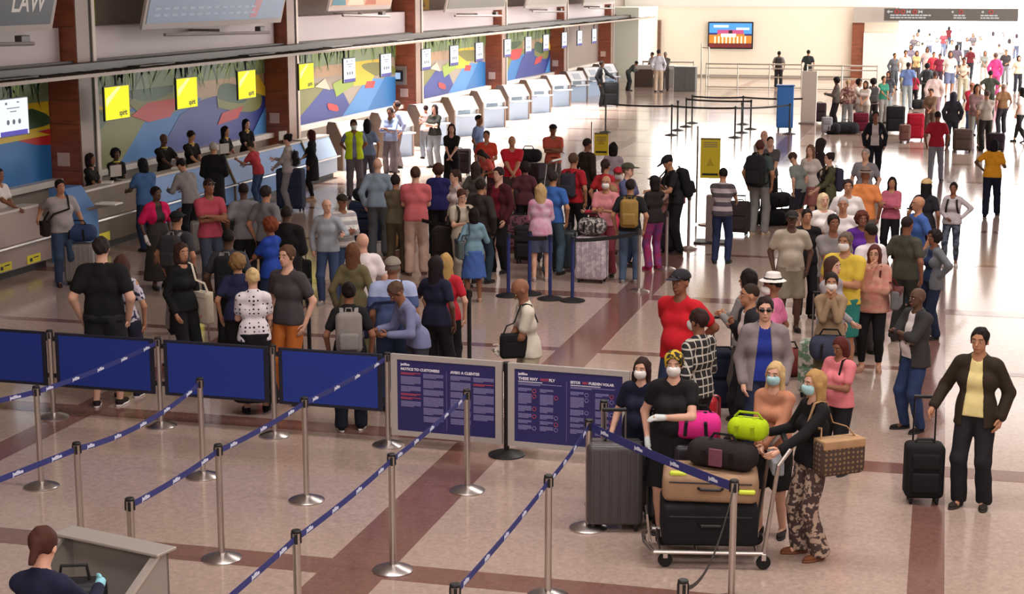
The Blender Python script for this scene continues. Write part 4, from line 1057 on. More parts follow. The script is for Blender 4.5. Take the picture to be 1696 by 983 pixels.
def person(px,py,h,face,g,sk,hair,top,bot,arms,label,hat=None,mask=None,lean=0,hp=0,hy=0,legs='s',shoe='2a2422',big=0,xyz=None,glass=None,under=None,glove=None,group=None,sole=None,z=0,key=None,belt_=None,foot=None):
    if foot:
        xyz=PT(*foot)[:2];h=PY(px,py,xyz[1])[2]
    x,y=(xyz if xyz else PT(px,py,h*math.cos(R(lean)*.55))[:2])
    ur=(x/math.hypot(x,y),y/math.hypot(x,y))
    if label[:7]!='distant' and 'counter' not in label[:14]:
        for it in range(10):   # keep neighbours from standing inside each other
            hit=[q for q in STAND if math.hypot(q[0]-x,q[1]-y)<.40+.03*big]
            if not hit: break
            q=hit[0];sgn=1 if (x-q[0])*ur[0]+(y-q[1])*ur[1]>=-.05 else -1
            x+=sgn*ur[0]*.06;y+=sgn*ur[1]*.06
        STAND.append((x,y))
    dist=math.hypot(x,y)
    phi=math.atan2(-y,-x)-math.pi/2+R(face)
    if lean and not xyz: # head is ahead of the feet
        off=math.sin(R(lean))*.62*h/1.72;x-=-math.sin(phi)*off;y-=math.cos(phi)*off
    v=.0135 if dist<18.5 else .021 if dist<27 else .026 if dist<42 else .036
    tk,tcol=top.split(' ')[:2];bk,bcol=bot.split(' ')[:2]
    sl=1.97 if tk in('long','blouse') else .62
    if tk=='dress': sl=.45
    if tk=='long3': tk='long';sl=1.55
    if tk=='vtee': tk='tee'
    lookc=abs(((face+hy+180)%360)-180)<115
    k=(g,big,arms[0] if isinstance(arms,str) else arms[0],arms[1],legs,lean,hp,hy,(tk,sl),bk,v,lookc and dist<45)
    if k not in GEO: GEO[k]=build_geo(k)
    out,Hm,feet,hands,Lm=GEO[k];s=h/1.72
    body=bpy.data.objects.new('person',out['body']);COL.objects.link(body)
    body.location=(x,y,z);body.rotation_euler=(0,0,phi);body.scale=(s,s,s)
    body.material_slots[0].link='OBJECT';body.material_slots[0].material=skin(sk)
    tag(body,label,'person',group)
    if 'shirt' in out: link('shirt',out['shirt'],body,None,cm(under or 'e8e4de'))
    link(out['top'].name.split('.')[0],out['top'],body,None,cm(tcol))
    if 'bottom' in out: link(out['bottom'].name.split('.')[0],out['bottom'],body,None,cm(bcol))
    hs,hc=(hair.split(' ')+['241b18'])[:2]
    if hs!='bald': link('hair',hair_mesh(hs),body,Hm,mat(hc,.75,kind='hair',spec=.2))
    if hat:
        hk,hcol=hat.split(' ');link({'cap':'cap','fedora':'hat','scarf':'head_scarf','hood':'hood'}[hk],gear_mesh(hk),body,Hm,cm(hcol))
        if hk=='fedora': link('hat_band',gear_mesh('hatband'),body,Hm,cl('1c1a1a'))
    if mask: link('face_mask',gear_mesh('mask'),body,Hm,cl(mask))
    if glass=='sun': link('sunglasses',GLSM,body,Hm)
    elif glass=='up': link('sunglasses',GLSM,body,Hm@Matrix.Translation((0,.012,.052)))
    elif glass: link('glasses',GL2M,body,Hm)
    for A,yw,pt in feet:
        M=Matrix.Translation((A.x,A.y,A.z-.085))@Matrix.Rotation(yw,4,'Z')@Matrix.Rotation(pt,4,'X')
        o=link('shoe',shoe_mesh('shoe'),body,M,cl(shoe))
        o.material_slots[1].link='OBJECT';o.material_slots[1].material=mat(sole or shoe,.7)
    if glove:
        for W,K,fw,nrm,acr,sd in hands:
            m=MB();m.tube([W-fw*.03,W+fw*.02,K-fw*.01,K+fw*.01],[.027,.031,.034,.03],cl(glove),10)
            for o,ln in((-.026,.86),(-.009,1.0),(.009,.95),(.025,.76)):
                p=K+acr*o*1.05-fw*.012;d=fw.copy();pt=[p.copy()]
                for k_,s_ in enumerate((.042,.03,.024)): d=(d+nrm*.32*(1 if k_ else .6)).normalized();p=p+d*s_*ln;pt.append(p.copy())
                m.tube(pt,[.0135,.0125,.0115,.008],cl(glove),6)
            p=W+fw*.028-acr*.020;d=(fw*.6-acr*.75+nrm*.35).normalized();m.tube([p,p+d*.035,p+d*.035+(d*.5+fw*.7).normalized()*.055],[.015,.0135,.009],cl(glove),6)
            m.obj('glove',body,True)
    if belt_: 
        m=MB();m.tube([(.125*math.cos(a)*1.25,.118*math.sin(a),1.0) for a in[q*math.pi/6 for q in range(12)]],.012,cl(belt_),5,closed=True);m.obj('belt',body)
    W_=Matrix.Translation((x,y,z))@Matrix.Rotation(phi,4,'Z')@Matrix.Diagonal((s,s,s,1))
    r=dict(W=W_,L=Lm,phi=phi,x=x,y=y,hands=hands,s=s,H=Hm,g=g,big=big)
    if key: PEOPLE[key]=r
    return r
# ---- bags
def top_emp(name,M,label,cat,group=None):
    e=bpy.data.objects.new(name,None);COL.objects.link(e);e.matrix_world=M;tag(e,label,cat,group);return e
BPC={}
def cached(key,fn,name,parent,smooth=True):
    if key not in BPC:
        m=MB();fn(m);BPC[key]=m.mesh(name,smooth)
    return link(name,BPC[key],parent)
def backpack(p,col,label,strap=None,sc_=1.,front=False,logo=None):
    M=p['W']@p['L']@Matrix.Translation((0,(-.115-.02*p['big']) if not front else .2,1.2))
    if front: M=M@Matrix.Rotation(math.pi,4,'Z')
    M=M@Matrix.Scale(sc_,4)
    e=top_emp('backpack',M,label,'backpack')
    c=cl(col);st=cl(strap or '22201f')
    cached(('bp',col),lambda m:m.bev(-.15,.15,-.16,0,-.25,.22,.07,c),'body',e)
    cached(('bp2',col),lambda m:m.bev(-.11,.11,-.21,-.13,-.2,.0,.035,c),'front_pocket',e)
    cached(('bp3',strap),lambda m:m.tube([(-.04,-.05,.2),(-.03,-.05,.26),(.03,-.05,.26),(.04,-.05,.2)],.009,st),'handle',e)
    for s_ in(-1,1):
        cached(('bps',strap,s_),lambda m:m.band([(s_*.08,-.03,.18),(s_*.085,.06,.235),(s_*.09,.14,.24),(s_*.1,.26,.16),(s_*.12,.29,.03),(s_*.14,.2,-.1),(s_*.13,.05,-.2),(s_*.12,-.03,-.21)],.045,.012,st,side=(1,0,0)),'strap',e)
    if logo: cached(('bpl',logo),lambda m:m.box(-.03,.03,-.215,-.21,-.1,-.07,cl(logo)),'badge',e)
    return e
def shoulder_bag(p,col,label,side=1,w_=.3,h_=.24,z=.95,d_=.12,y=.02,strap=None,cross=False,name='shoulder_bag',x=None,long=True):
    xx=(.26+.03*p['big']) if x is None else x
    M=p['W']@Matrix.Translation((side*xx,y,z))
    e=top_emp(name,M,label,'bag');c=cm(col);st=cm(strap or col)
    m=MB().bev(-d_/2,d_/2,-w_/2,w_/2,-h_/2,h_/2,min(d_,h_)*.3,c);m.obj('body',e,True)
    MB().bev(-d_/2-.004,d_/2+.004,-w_/2+.02,w_/2-.02,h_/2-.07,h_/2+.006,.01,st).obj('flap',e,True)
    sx=side
    q=p['L']@Vector((side*.1 if not cross else -side*.09,0,1.42))
    q=Vector((q.x-side*xx,q.y-y,q.z-z))
    for yy in(-1,1):
        f_=.17 if not cross else .17
        MB().band([(0,yy*w_*.42,h_*.4),Vector((0,yy*.12,h_*.5)).lerp(q,.35)+Vector((sx*.02,yy*.05,0)),q+Vector((0,yy*.13,-.16)),q+Vector((0,yy*.06,.03)),q+Vector((0,0,.045))],.03,.008,st,side=(1,0,0)).obj('strap',e)
    return e
WHL={}
def suitcase(x,y,rz,label,col='4a4646',w_=.48,d_=.28,h_=.72,shell='hard',handle=0,hc=None,z=0,tilt=0,name='suitcase',cat='suitcase',group=None,xl=None,lie=False):
    e=emp(name,(x,y,z),rz,label,cat,group)
    if tilt: e.rotation_euler[0]=tilt
    if lie: e.rotation_euler=(math.pi/2,0,rz);
    c=cm(col) if shell=='soft' else (mat(col,.35,spec=.5) if ':' not in col else cm(col));b=.06
    def body(m):
        m.bev(-w_/2,w_/2,-d_/2,d_/2,b,b+h_,.055,c)
    k=('sc',col,w_,d_,h_,shell)
    cached(k,body,'shell',e)
    if shell=='hard':
        n=max(4,int(w_/.075))
        cached(k+('r',),lambda m:[m.bev(-w_/2+.05+i*(w_-.1)/(n-1)-.011,-w_/2+.05+i*(w_-.1)/(n-1)+.011,-d_/2-.006,d_/2+.006,b+.05,b+h_-.05,.006,c,n=1) for i in range(n)],'rib',e)['kind']='stuff'
        cached(k+('z',),lambda m:m.bev(-w_/2-.004,w_/2+.004,-.012,.012,b-.004,b+h_+.004,.05,BLACKP),'zip_seam',e)
    else:
        cached(k+('p',),lambda m:m.bev(-w_/2+.05,w_/2-.05,-d_/2-.03,-d_/2+.03,b+.06,b+h_*.5,.03,c),'front_pocket',e)
        cached(k+('q',),lambda m:m.bev(-w_/2+.05,w_/2-.05,-d_/2-.022,-d_/2+.03,b+h_*.55,b+h_-.08,.03,c),'upper_pocket',e)
    cached(k+('h',),lambda m:m.tube([(-.09,-.0,b+h_),(-.07,0,b+h_+.03),(.07,0,b+h_+.03),(.09,0,b+h_)],.012,BLACKP),'carry_handle',e)
    for sx in(-1,1):
        for sy in(-1,1):
            o=cached(('wh',),lambda m:(m.lathe([(.028,-.012),(.03,0),(.028,.012)],RUB,12,Matrix.Translation((0,0,.03))@Matrix.Rotation(R(90),4,'Y')),m.bev(-.02,.02,-.018,.018,.035,.066,.008,DARKM)),'wheel',e)
            o.location=(sx*(w_/2-.06),sy*(d_/2-.05),0)
    if handle>0:
        hm=mat(hc or '8e8a88',.35,.7)
        MB().tube([(-.1,d_/2-.05,b+h_-.02),(-.1,d_/2-.05,b+h_+handle),(.1,d_/2-.05,b+h_+handle),(.1,d_/2-.05,b+h_-.02)],.009,hm).obj('telescopic_handle',e)
        MB().bev(-.11,.11,d_/2-.067,d_/2-.033,b+h_+handle-.015,b+h_+handle+.015,.01,BLACKP).obj('grip',e)
    return e
def duffel(x,y,z,rz,label,col,L_=.6,r=.17,strap='1c1a1a',name='duffel_bag',group=None):
    e=emp(name,(x,y,z),rz,label,'bag',group);c=cm(col)
    m=MB();m.bev(-L_/2,L_/2,-r,r,0,r*1.7,r*.75,c);m.obj('body',e,True)
    s=cl(strap)
    for sx in(-1,1): MB().band([(sx*L_*.22,-r-.005,.05),(sx*L_*.2,-r-.004,r*1.2),(sx*L_*.17,-.02,r*1.75),(sx*L_*.2,r+.004,r*1.2),(sx*L_*.22,r+.005,.05)],.03,.01,s,side=(1,0,0)).obj('strap',e)
    MB().tube([(-.12,0,r*1.68),(-.08,0,r*2.1),(.08,0,r*2.1),(.12,0,r*1.68)],.011,s).obj('handle',e)
    MB().box(-L_*.38,L_*.38,-.006,.006,r*1.69,r*1.715,BLACKP).obj('zip',e)
    return e
# ------------------------------------------------------------------ the people, front to back
p=person
JN='jeans 33425e';BK='trousers 1b1a1e'
# foreground right
p(68,875,1.66,152,'f','a','pony 4a2a22','long 1d2038','trousers 1d2038',((.16,.44,1.27),(-.02,.44,1.12)),'woman in navy uniform with tied-back brown hair and pale blue gloves at the podium',glove='8fd0e0',lean=8,hp=12,under='e8e4e0',shoe='151515')
p(1062,592,1.66,-22,'f','a','long 33211f','tee 1a1d33',BK,'Hd','woman in a navy short-sleeved top and white face mask holding the big grey suitcase',mask='f0ece8',foot=(1060,852),shoe='26222a',big=2,key='navy')
p(1117,573,1.62,-5,'f','a','buzz 3a2a20','dress 1b1b1d','skirt 1b1b1d','dx','woman in a black dress, white mask and yellow and black head scarf',hat='scarf noise:c9a82a:1c1812:.05',mask='ece8e4',glove='dfe6e4',big=2,key='scarf')
p(1158,512,1.72,-128,'m','c','short 33201c','long3 plaid:1c1b1c:b8b2a8:.075',BK,'gd','person with short brown hair in a black and white checked shirt, seen from behind',mask='d8d4d0',key='plaid')
p(1128,447,1.88,-32,'m','c','buzz','vtee c8202c','jeans 2a3450','bb','tall man in a bright red T-shirt and dark cap with sunglasses on its brim',hat='cap 2c2830',glass='up',big=1)
p(1268,492,1.74,2,'m','a','short 2a1c18','jacket 8a7f80','jeans 262c44','kk','man in dark sunglasses and an open grey jacket over a royal blue polo shirt',glass='sun',under='24348c',key='gj')
p(1281,456,1.70,-105,'m','c','buzz','vtee d878a0','trousers 3a3038','dd','man in a pink polo shirt and white hat with a black band',hat='fedora f2eee8',mask='f4f0ec',hy=25)
p(1243,470,1.72,-72,'m','b','buzz 33261f','jacket 26262c','trousers 26262c','ud','short-haired man in a dark open jacket and white shirt looking left',under='ddd6d2')
p(1240,451,1.70,-125,'f','b','long 1c1614','long 8e8a88','trousers 55504c','pp','long-haired person in a grey hooded top behind the dark open jacket')
p(1386,384,1.74,-22,'m','b','short 6a5c50','vtee e0c24a','shorts 2e7a72','dp','man in a yellow polo shirt and white mask holding something near his face',mask='ece6e2',big=2,foot=(1392,620))
p(1379,425,1.66,55,'f','a','long 4e342a','long a09aa0','trousers 5c5650','rd','woman with long brown hair in a lavender grey top looking right')
p(1378,452,1.58,0,'f','b','bun 2a1e1a','long 9c8468','trousers 6c6448','cc','woman in a camel sweater and white mask with hands raised to her chin',mask='f0ece8',key='camel')
p(1459,412,1.68,-8,'f','a','long 5a2e2a','blouse tie:c49a84:c07a70:.09','leggings 161618','cx','woman in glasses and a tan and pink top resting a hand on her chin',glass=1,big=2,shoe='b88a74',foot=(1440,622),key='glasses')
p(1523,477,1.76,-52,'m','d','bald','jacket 3a3838','jeans 2c3c60','xX','bald man in a charcoal jacket and jeans with folded arms',under='e8e0de',shoe='1a1818',big=1,foot=(1510,712))
p(1624,543,1.74,-14,'m','b','short 1a1414','jacket 33291f','trousers 232126',((.36,.14,.97),'d'),'man in a dark brown jacket over a cream T-shirt holding a black suitcase handle',under='e8d898',shoe='2e2824',foot=(1608,838),key='brown')
p(1388,558,1.64,-38,'f','c','bob 5a2622','vtee e08088',BK,'pp','woman with reddish hair in a salmon pink T-shirt looking at her phone',big=2,hp=18,foot=(1384,782),shoe='201e20',key='salmon')
p(1294,600,1.60,-20,'f','a','long c8a878','long c08468','shorts 1c1a1c','rr','blonde woman in a peach top and pale blue mask behind the luggage trolley',mask='a8d0d4',foot=(1276,884),shoe='2a2624')
p(1331,612,1.66,-58,'f','a','long b08a58','long 18171a','flare noise:b8a08e:4a3836:.05','Tf','woman in a black top and snake-print flared trousers pushing the luggage trolley',mask='a8d0d4',foot=(1340,920),shoe='7a4a30',key='snake')
# centre behind the boards
p(883,490,1.70,-78,'m','c','bald','tee d8d0c0','trousers b8ac90','rr','bald man in a beige vest over white sleeves looking down, behind the right board',xyz=(-4.15,16.6),lean=8,hp=35,glove='d8ccc0',key='vestman')
p(712,503,1.62,-68,'m','c','short 5a4438','long 7f83a8','trousers 3a3a44','ff','person in a lavender blue sweater bending over, behind the left board',xyz=(-5.5,16.9),lean=24,hp=20)
p(650,432,1.76,178,'m','c','buzz 7a7268','vtee yoke:4a5a86:a8b4d8:1.3',JN,'kk','man in a blue striped polo shirt with a white-edged cap, seen from behind',hat='cap 8c8478',big=2,key='polo')
p(582,468,1.62,178,'f','c','bun 1a1414','tee 1b191b','trousers 181b26','dd','woman in black with a grey backpack, seen from behind',foot=(582,712),shoe='1c1a1c',sole='d8d4d0',key='greybp')
p(470,406,1.80,-38,'m','a','short 5a4030','vtee 4a4448','trousers b8662c','dd','brown-haired man in a dark grey T-shirt looking back over his shoulder',foot=(482,665))
p(410,444,1.64,180,'f','a','bun d8bc88','tee dots:e8e0e4:2a2632:.052','longskirt 17161a','pp','blonde woman in a white top with black dots, seen from behind',foot=(425,682),shoe='17161a')
p(176,393,1.80,165,'m','a','short 2e2624','vtee 1a1a1c','shorts 2a2a2e','dd','bearded man in a black T-shirt and shorts seen from behind at left',big=2,foot=(180,672),shoe='2a1e20',sole='e8e0dc')
p(217,430,1.58,165,'f','b','long 4a2e26','tank noise:2a2a4a:c8c0cc:.05','shorts 2a2a3c','dd','girl with long brown hair and a flowered top beside the bearded man',foot=(212,668),shoe='1e1e2e',sole='e8e0dc')
p(300,402,1.70,40,'f','b','bob 3c2824','long 17171a',BK,'kd','woman with chin-length brown hair in black carrying a cream tote bag',hy=-10,key='tote')
p(378,380,1.74,168,'m','d','buzz 1a1414','tee 3a3a40',BK,'dd','man wearing a black backpack with grey straps, seen from behind',key='blackbp')
p(393,420,1.62,172,'f','b','curly 8a6a44','tee 2a2c4c',BK,'dd','curly light-brown haired woman in a navy top, seen from behind')
p(447,360,1.66,-125,'f','c','curly 7a3c28','tee 2444a0','jeans 26344c','xX','woman with short red-brown hair in a bright blue top, arms folded')
p(474,341,1.74,172,'m','d','buzz','coat 1a1718',BK,'gd','man in a long black coat seen from behind, beside the red pouch')
p(557,322,1.76,22,'m','c','buzz 4a3a34','long stripes:a8a4a8:e0dcd8:.13',JN,'pp','man in a black cap and a striped white and grey sweater',hat='cap 2a241e',big=1,foot=(570,495))
p(531,326,1.74,-12,'m','a','bald','long a4aab4','jeans 3c4c6c','do','bald man in a pale blue shirt and jeans, left of the striped sweater',hy=30,foot=(545,498),shoe='8a8684')
p(600,386,1.72,-155,'m','a','bald','vtee ece2e2','trousers 4a4440','dd','bald man in a white shirt with his back turned',big=1)
p(584,398,1.66,165,'f','a','long 6a4632','long 6c6448','trousers 5c563c','dd','woman with light brown hair in an olive shirt before the bald man in white')
p(682,276,1.84,178,'m','a','short 4a3428','vtee d06a70','trousers c8a898','pp','tall man in a coral polo shirt and pale trousers, seen from behind',foot=(690,455),shoe='6a4a40',big=1)
p(625,262,1.76,172,'m','a','bald','long 8c9cac','trousers 55585c','dd','bald man in a pale blue shirt with his back turned, near the baggage carts',big=1)
p(655,290,1.66,165,'f','b','short 2a201e','tee 6e6450','trousers 5a4c38','rr','person in a khaki vest half hidden beside the coral polo shirt')
p(726,271,1.66,172,'f','b','curly 4a2e22','long 2c2a62',BK,'pp','woman with short hair in a dark violet blue top, seen from behind',big=2)
p(754,281,1.66,-62,'f','a','pony 3a2820','tank d8ccc8','trousers 4a4648','dd','woman in a white sleeveless top looking left')
p(775,314,1.76,22,'m','a','short 4a2e22','vtee b8ac9c','trousers a89c90','pp','young man in a beige T-shirt with backpack straps looking at his phone',hp=25,key='phoneman',foot=(765,475))
p(797,345,1.66,-168,'f','c','bob 1c1614','long 7494a4','skirt 4664a8','ud','woman in a denim shirt and blue skirt with a grey shoulder bag',foot=(785,500),key='denim',shoe='b89078')
p(796,297,1.70,150,'m','b','short 2c201e','jacket 37302f','jeans 2e4050','dd','person in a dark brown jacket behind the denim shirt')
p(826,277,1.78,-40,'m','a','short 2e2220','jacket 4a1c24',BK,'kk','dark-haired man in a maroon jacket looking left',under='7a2030')
p(898,305,1.64,178,'f','a','fluff c0a070','blouse tie:d8bcd0:d88aa8:.12','shorts 5a6480','pp','woman with fluffy blonde hair in a pink tie-dyed top and denim shorts',foot=(895,465),shoe='b8a09a')
p(921,283,1.76,162,'m','b','short 33282a','vtee 3c68b0','jeans 4a6070','dd','man in a blue polo shirt between the fluffy blonde and the man in red',foot=(915,455))
p(950,254,1.80,150,'m','b','short 5a4034','vtee b02430',BK,'dg','man in a red T-shirt with a dark bag across his back',key='redbag')
p(973,229,1.80,128,'m','c','buzz','jacket 33261f','trousers 2a2628','dd','man in a dark brown jacket standing above the man in red')
p(1016,236,1.68,172,'f','b','bob 1a1314','tee a89aa4',BK,'pp','woman with a black bob in a grey-pink top, beside the small yellow sign')
p(1040,270,1.78,62,'m','a','short 6a564a','vtee 565a80',JN,'pp','man in a dark green cap and grey-violet shirt facing right',hat='cap 4a4a3c')
p(1004,291,1.68,-12,'m','b','bald','vtee d88a90','trousers 8a3c48','pp','masked bald person in a pink shirt with a black strap',mask='f0ece8')
p(1024,279,1.66,5,'f','b','buzz','vtee e07078','trousers 6a4448','pp','masked person in a red cap and coral shirt',hat='cap b02a38',mask='f4f0ee')
p(1003,264,1.72,150,'f','b','pony 33231e','tee b83038','trousers 4a3438','dd','person with a dark knot of hair in red beside the small yellow sign')
p(1012,310,1.66,-122,'f','a','long 9a7a5a','blouse c83a50','trousers d8c8c0','oo','woman with straight light brown hair in a loose crimson top reaching left',foot=(1012,455))
p(1044,297,1.74,175,'m','b','short 2a201e','vtee 222225','jeans 4c5c74','dd','man in black with a tan backpack, seen from behind',foot=(1042,468),key='tanbp',shoe='8a8684')
p(1078,291,1.70,-150,'f','b','bob 1e1718','tee 2a2426','trousers tie:6a3a78:a02858:.1','fg','masked person in a black cap and purple-pink trousers pushing a cart',hat='cap 1e1c20',mask='eae4e0',foot=(1082,446),shoe='c03060')
p(1099,273,1.70,-30,'f','a','bob 33201e','long b8988a','trousers 9a6a68','gr','woman in glasses and a beige top carrying pink bags',glass=1,big=2,foot=(1106,400),key='beige')
p(1108,257,1.80,-72,'m','b','buzz','vtee 222226',BK,'ff','man in a black cap and T-shirt with a big black backpack, bending forward',hat='cap 1e1e22',lean=14,hp=20,key='bigbp')
p(1200,278,1.72,168,'m','b','buzz 1c1614','vtee stripes:4a4248:b0a4a8:.16','jeans 26304e','ff','man in a grey and black striped polo shirt beside the tall yellow sign',foot=(1194,436),hy=25,shoe='2a2a2a')
# counters at left
p(82,297,1.76,18,'m','b','short 1e1616','vtee a8a0a0','jeans 3a4a64',((.36,-.06,1.12),(.33,.1,.95)),'man in a grey T-shirt with a crossbody bag leaning by the leftmost counter',big=1,foot=(108,472),shoe='3a2824',key='cross')
p(-12,318,1.72,55,'m','c','short','tee e4dcd8',BK,'fr','person in white whose arm reaches over the leftmost counter',xyz=(-15.45,24.5))
p(258,309,1.64,28,'f','d','short 1a1214','bolero d01a58','longskirt 36322f','dd','woman in a hot pink short jacket over a long dark dress',glove='dcd4d0',hy=10,key='pink',under='3a3634')
p(236,262,1.70,-150,'f','d','bob 14121a','vtee 4a6c9c','trousers 26304a','ff','woman in a blue top with black hair leaning on the brown counter',lean=10,big=2)
p(277,222,1.74,42,'m','d','bald','vtee 1b1a18',BK,'ff','bald counter agent in a black shirt with a yellow collar',hp=22,xyz=(-15.62,31.0),group=None,key='ag1')
p(318,226,1.70,48,'m','b','short','vtee 1b1a18',BK,'rr','younger counter agent in black with a yellow collar beside the bald one',hp=22,xyz=(-15.6,32.25),key='ag2')
p(378,212,1.66,58,'f','b','long 171214','tee 1b1a18',BK,'rr','long-haired counter agent in black, the lower one of the pair',xyz=(-15.6,34.0),key='ag3')
p(408,200,1.70,38,'f','a','long 171214','tee 1b1a18',BK,'rr','long-haired counter agent in black, the taller one of the pair',xyz=(-15.75,35.5),key='ag4')
p(205,245,1.64,28,'f','d','curly 141214','tee 1c1a18',BK,'rr','agent with curly black hair behind the brown counter',xyz=(-15.6,28.9),key='ag5')
p(174,256,1.64,60,'f','c','bob','tee 1c1a18',BK,'rr','agent half hidden by the nearest tall column',xyz=(-15.6,27.9))
p(301,262,1.70,-142,'m','b','short 1c1616','long 8f8888',BK,'ff','person in a grey hooded top bending over the blue-grey counter',lean=22,hp=15)
p(353,235,1.74,178,'m','b','buzz a8a49c','coat 171618',BK,'gg','grey-haired man in a long black coat at the blue-grey counter')
p(410,232,1.74,-118,'m','b','short 3a2e28','vtee b83c44','jeans 3c4c6c',('f','F'),'man in red leaning on the counter with outstretched arms',lean=18,foot=(430,345))
p(357,296,1.74,22,'m','c','buzz 2a1c1a','vtee b04858','jeans 3e4656','xX','man in a pinkish red polo shirt with folded arms',glass='up',foot=(352,490))
p(292,350,1.72,150,'m','b','buzz 2a1c1a','tee 3c3a40',BK,'dd','man in a black cap with grey backpack straps, seen from behind',hat='cap 17161a',key='bcap')
p(403,303,1.76,-172,'m','d','buzz','vtee 7e7c80',BK,'dd','man in a grey T-shirt with his back turned, the left of two')
p(440,307,1.74,145,'m','b','short 2c2422','vtee 77767a',BK,'dd','man in a grey T-shirt with his back turned, the right of two')
p(476,222,1.66,-105,'f','a','bun 1c1416','long b0a4a4','trousers 8a8488','pr','woman in a pale hooded top with a small black backpack at the pale counter',key='hoodie')
p(508,215,1.70,-100,'f','b','bob 4a1e1c','coat 19181a','leggings 1b1a1c','rd','woman with dark red hair in long black clothes at the pale counter',foot=(518,332),shoe='c8a890')
p(578,198,1.72,4,'m','c','short','vest d4ec28','trousers 6a6066','bb','worker in a bright yellow vest and white mask',under='8088a8',mask='e8ece8',foot=(588,328),shoe='1c1a1c')
p(598,197,1.74,178,'f','b','long 16121a','tee 8090b0','trousers 66606a','dd','long-haired worker in a pale blue shirt just behind the yellow vest',foot=(610,318))
p(631,183,1.74,60,'m','b','short','long3 8890b0','trousers 6a6268','xX','worker in a pale blue shirt, left of the three talking by the kiosks',foot=(650,285),belt_='1c1a1c')
p(646,178,1.72,-20,'m','c','short','long3 8c98bc','trousers 6a6268','xX','worker in a pale blue shirt, in the middle of the three by the kiosks')
p(657,167,1.78,-65,'m','c','short 33201c','long3 8a92b4','trousers 6a6268','pd','tallest worker in a pale blue shirt, right of the three by the kiosks')
p(700,174,1.68,-160,'f','b','bun 2a1c1c','tank c0b0b4','trousers 5a5e68','pp','woman in a pink top and grey trousers facing the kiosks',foot=(706,262))
p(720,173,1.68,-35,'f','a','long 2c201e','tee 2a2a26','trousers 7a8088','xX','woman in a dark T-shirt by the kiosks with a hand on her chest')
p(748,205,1.66,-8,'f','a','long 33201e','vtee 1f1c1e',BK,'rr','woman with long dark hair in a black printed T-shirt holding papers')
p(793,190,1.72,65,'m','c','buzz','vtee 7c90bc','trousers 5a5860','kk','man in a light blue polo shirt looking away to the right')
p(806,216,1.66,-12,'m','b','buzz','vtee d84c38','trousers 3a3438','dg','man in an orange red T-shirt with a black stripe')
p(798,246,1.45,-60,'f','b','long 2a1e1c','tee e86a62','trousers 5a3a3c','rr','person in bright coral bending down below the orange red T-shirt',lean=35,hp=15)
p(848,225,1.72,4,'m','b','bald','vtee c02032','trousers 4a3a3c','rr','bald man in a red polo shirt',big=1)
p(916,206,1.74,10,'m','c','buzz','vtee c05848','trousers 5c5450','xX','man in a black cap and salmon T-shirt with folded arms',hat='cap 1c1a1c',belt_='1c1a1c')
p(870,268,1.6,170,'f','c','curly 2a1e20','tee 5a3038',BK,'dd','curly dark-haired person in plum in the thick of the crowd')
p(788,268,1.62,150,'f','b','long 3a2c28','tee 5a5450',BK,'dd','dark-haired person in taupe behind the crowd near the coral shirt')
p(1055,318,1.5,178,'f','c','bun','tee 6a3050',BK,'dd','short person in plum behind the man with the tan backpack') if False else None
# right-hand queue
p(1260,232,1.80,160,'m','b','short 5a342c','vtee 4c5858','trousers 8c8886','dd','man in a dark teal T-shirt and grey trousers with a large black backpack',foot=(1255,388),key='tealbp',shoe='c8b098')
p(1266,216,1.74,-15,'m','a','bald','long b4aca8',BK,'rr','older bald man in pale grey behind the large black backpack')
p(1276,226,1.68,10,'m','a','buzz 2a1e1c','tee 5a5458',BK,'rr','dark-haired man peering over the large black backpack')
p(1296,251,1.76,-118,'m','a','short 4a3830','vtee 8a948e','shorts 2c2c38','dd','man in a grey-green T-shirt and dark shorts leaning over black bags',lean=15,hp=25,foot=(1322,385))
p(1343,240,1.68,-28,'f','a','long 7a5848','long d8ccc4','shorts a86a66','dd','woman with long light hair in a white top and a crossbody strap',key='whitetop')
p(1360,230,1.62,120,'m','c','curly 2e2422','jacket 33292a',BK,'rr','person in a dark brown hood leaning away behind the white top',hat='hood 33292a',lean=15)
p(1374,253,1.66,-62,'f','a','bun 2e201e','jacket 55543c','trousers 3c3434','gr','woman in an olive jacket with dark hair in a bun facing left',under='2a2624',key='olive')
p(1434,279,1.74,172,'m','c','bald','vtee e08a50','trousers 7c746c','dd','man in an orange shirt and a grey-brown brimmed hat',hat='fedora 8a7870',big=1)
p(1434,246,1.70,-18,'m','a','buzz a49c98','tee 8f8d92','trousers 4a4850','dd','older man in a grey shirt standing above the orange shirt')
p(1477,293,1.64,-5,'f','b','long 241a1c','long c46a80',BK,'xX','woman in a rose pink sweater and black trousers with folded arms',foot=(1472,432))
p(1535,296,1.66,160,'f','c','long 1b1518','tee 26242c',BK,'dd','woman with very long black hair and a tan cap',hat='cap c8a878')
p(1574,302,1.60,-8,'f','c','bun 1e1616','long c4bcc0','leggings noise:2c3444:5c6474:.09','gh','girl in a pale grey sweater and ripped dark jeans with a backpack',foot=(1573,440),shoe='c8c4c4',key='girl')
p(1522,325,1.70,-62,'m','b','bald','vtee 4464a8','jeans 3c4c68','kd','bald older man in a blue shirt looking left')
p(1503,358,1.72,150,'m','c','buzz 2a201e','vtee 4c4a3e','trousers 33332e','dd','man in a dark olive T-shirt, seen from behind at the right of the queue')
p(1528,380,1.68,-58,'f','c','curly 241a1c','jacket 6c6e74','trousers 232c44','oh','woman in a grey jacket over a navy dress, hand on hip',under='2a3a5c',foot=(1540,560))
p(1443,370,1.74,-140,'m','c','buzz','vtee ece4e8','trousers 4a4448','ud','man in a plain white T-shirt turning his head away')
p(1428,350,1.64,15,'f','c','curly 5a2e24','blouse 5a2888','trousers 2c2430','gg','woman with curly auburn hair in a purple top',big=2)
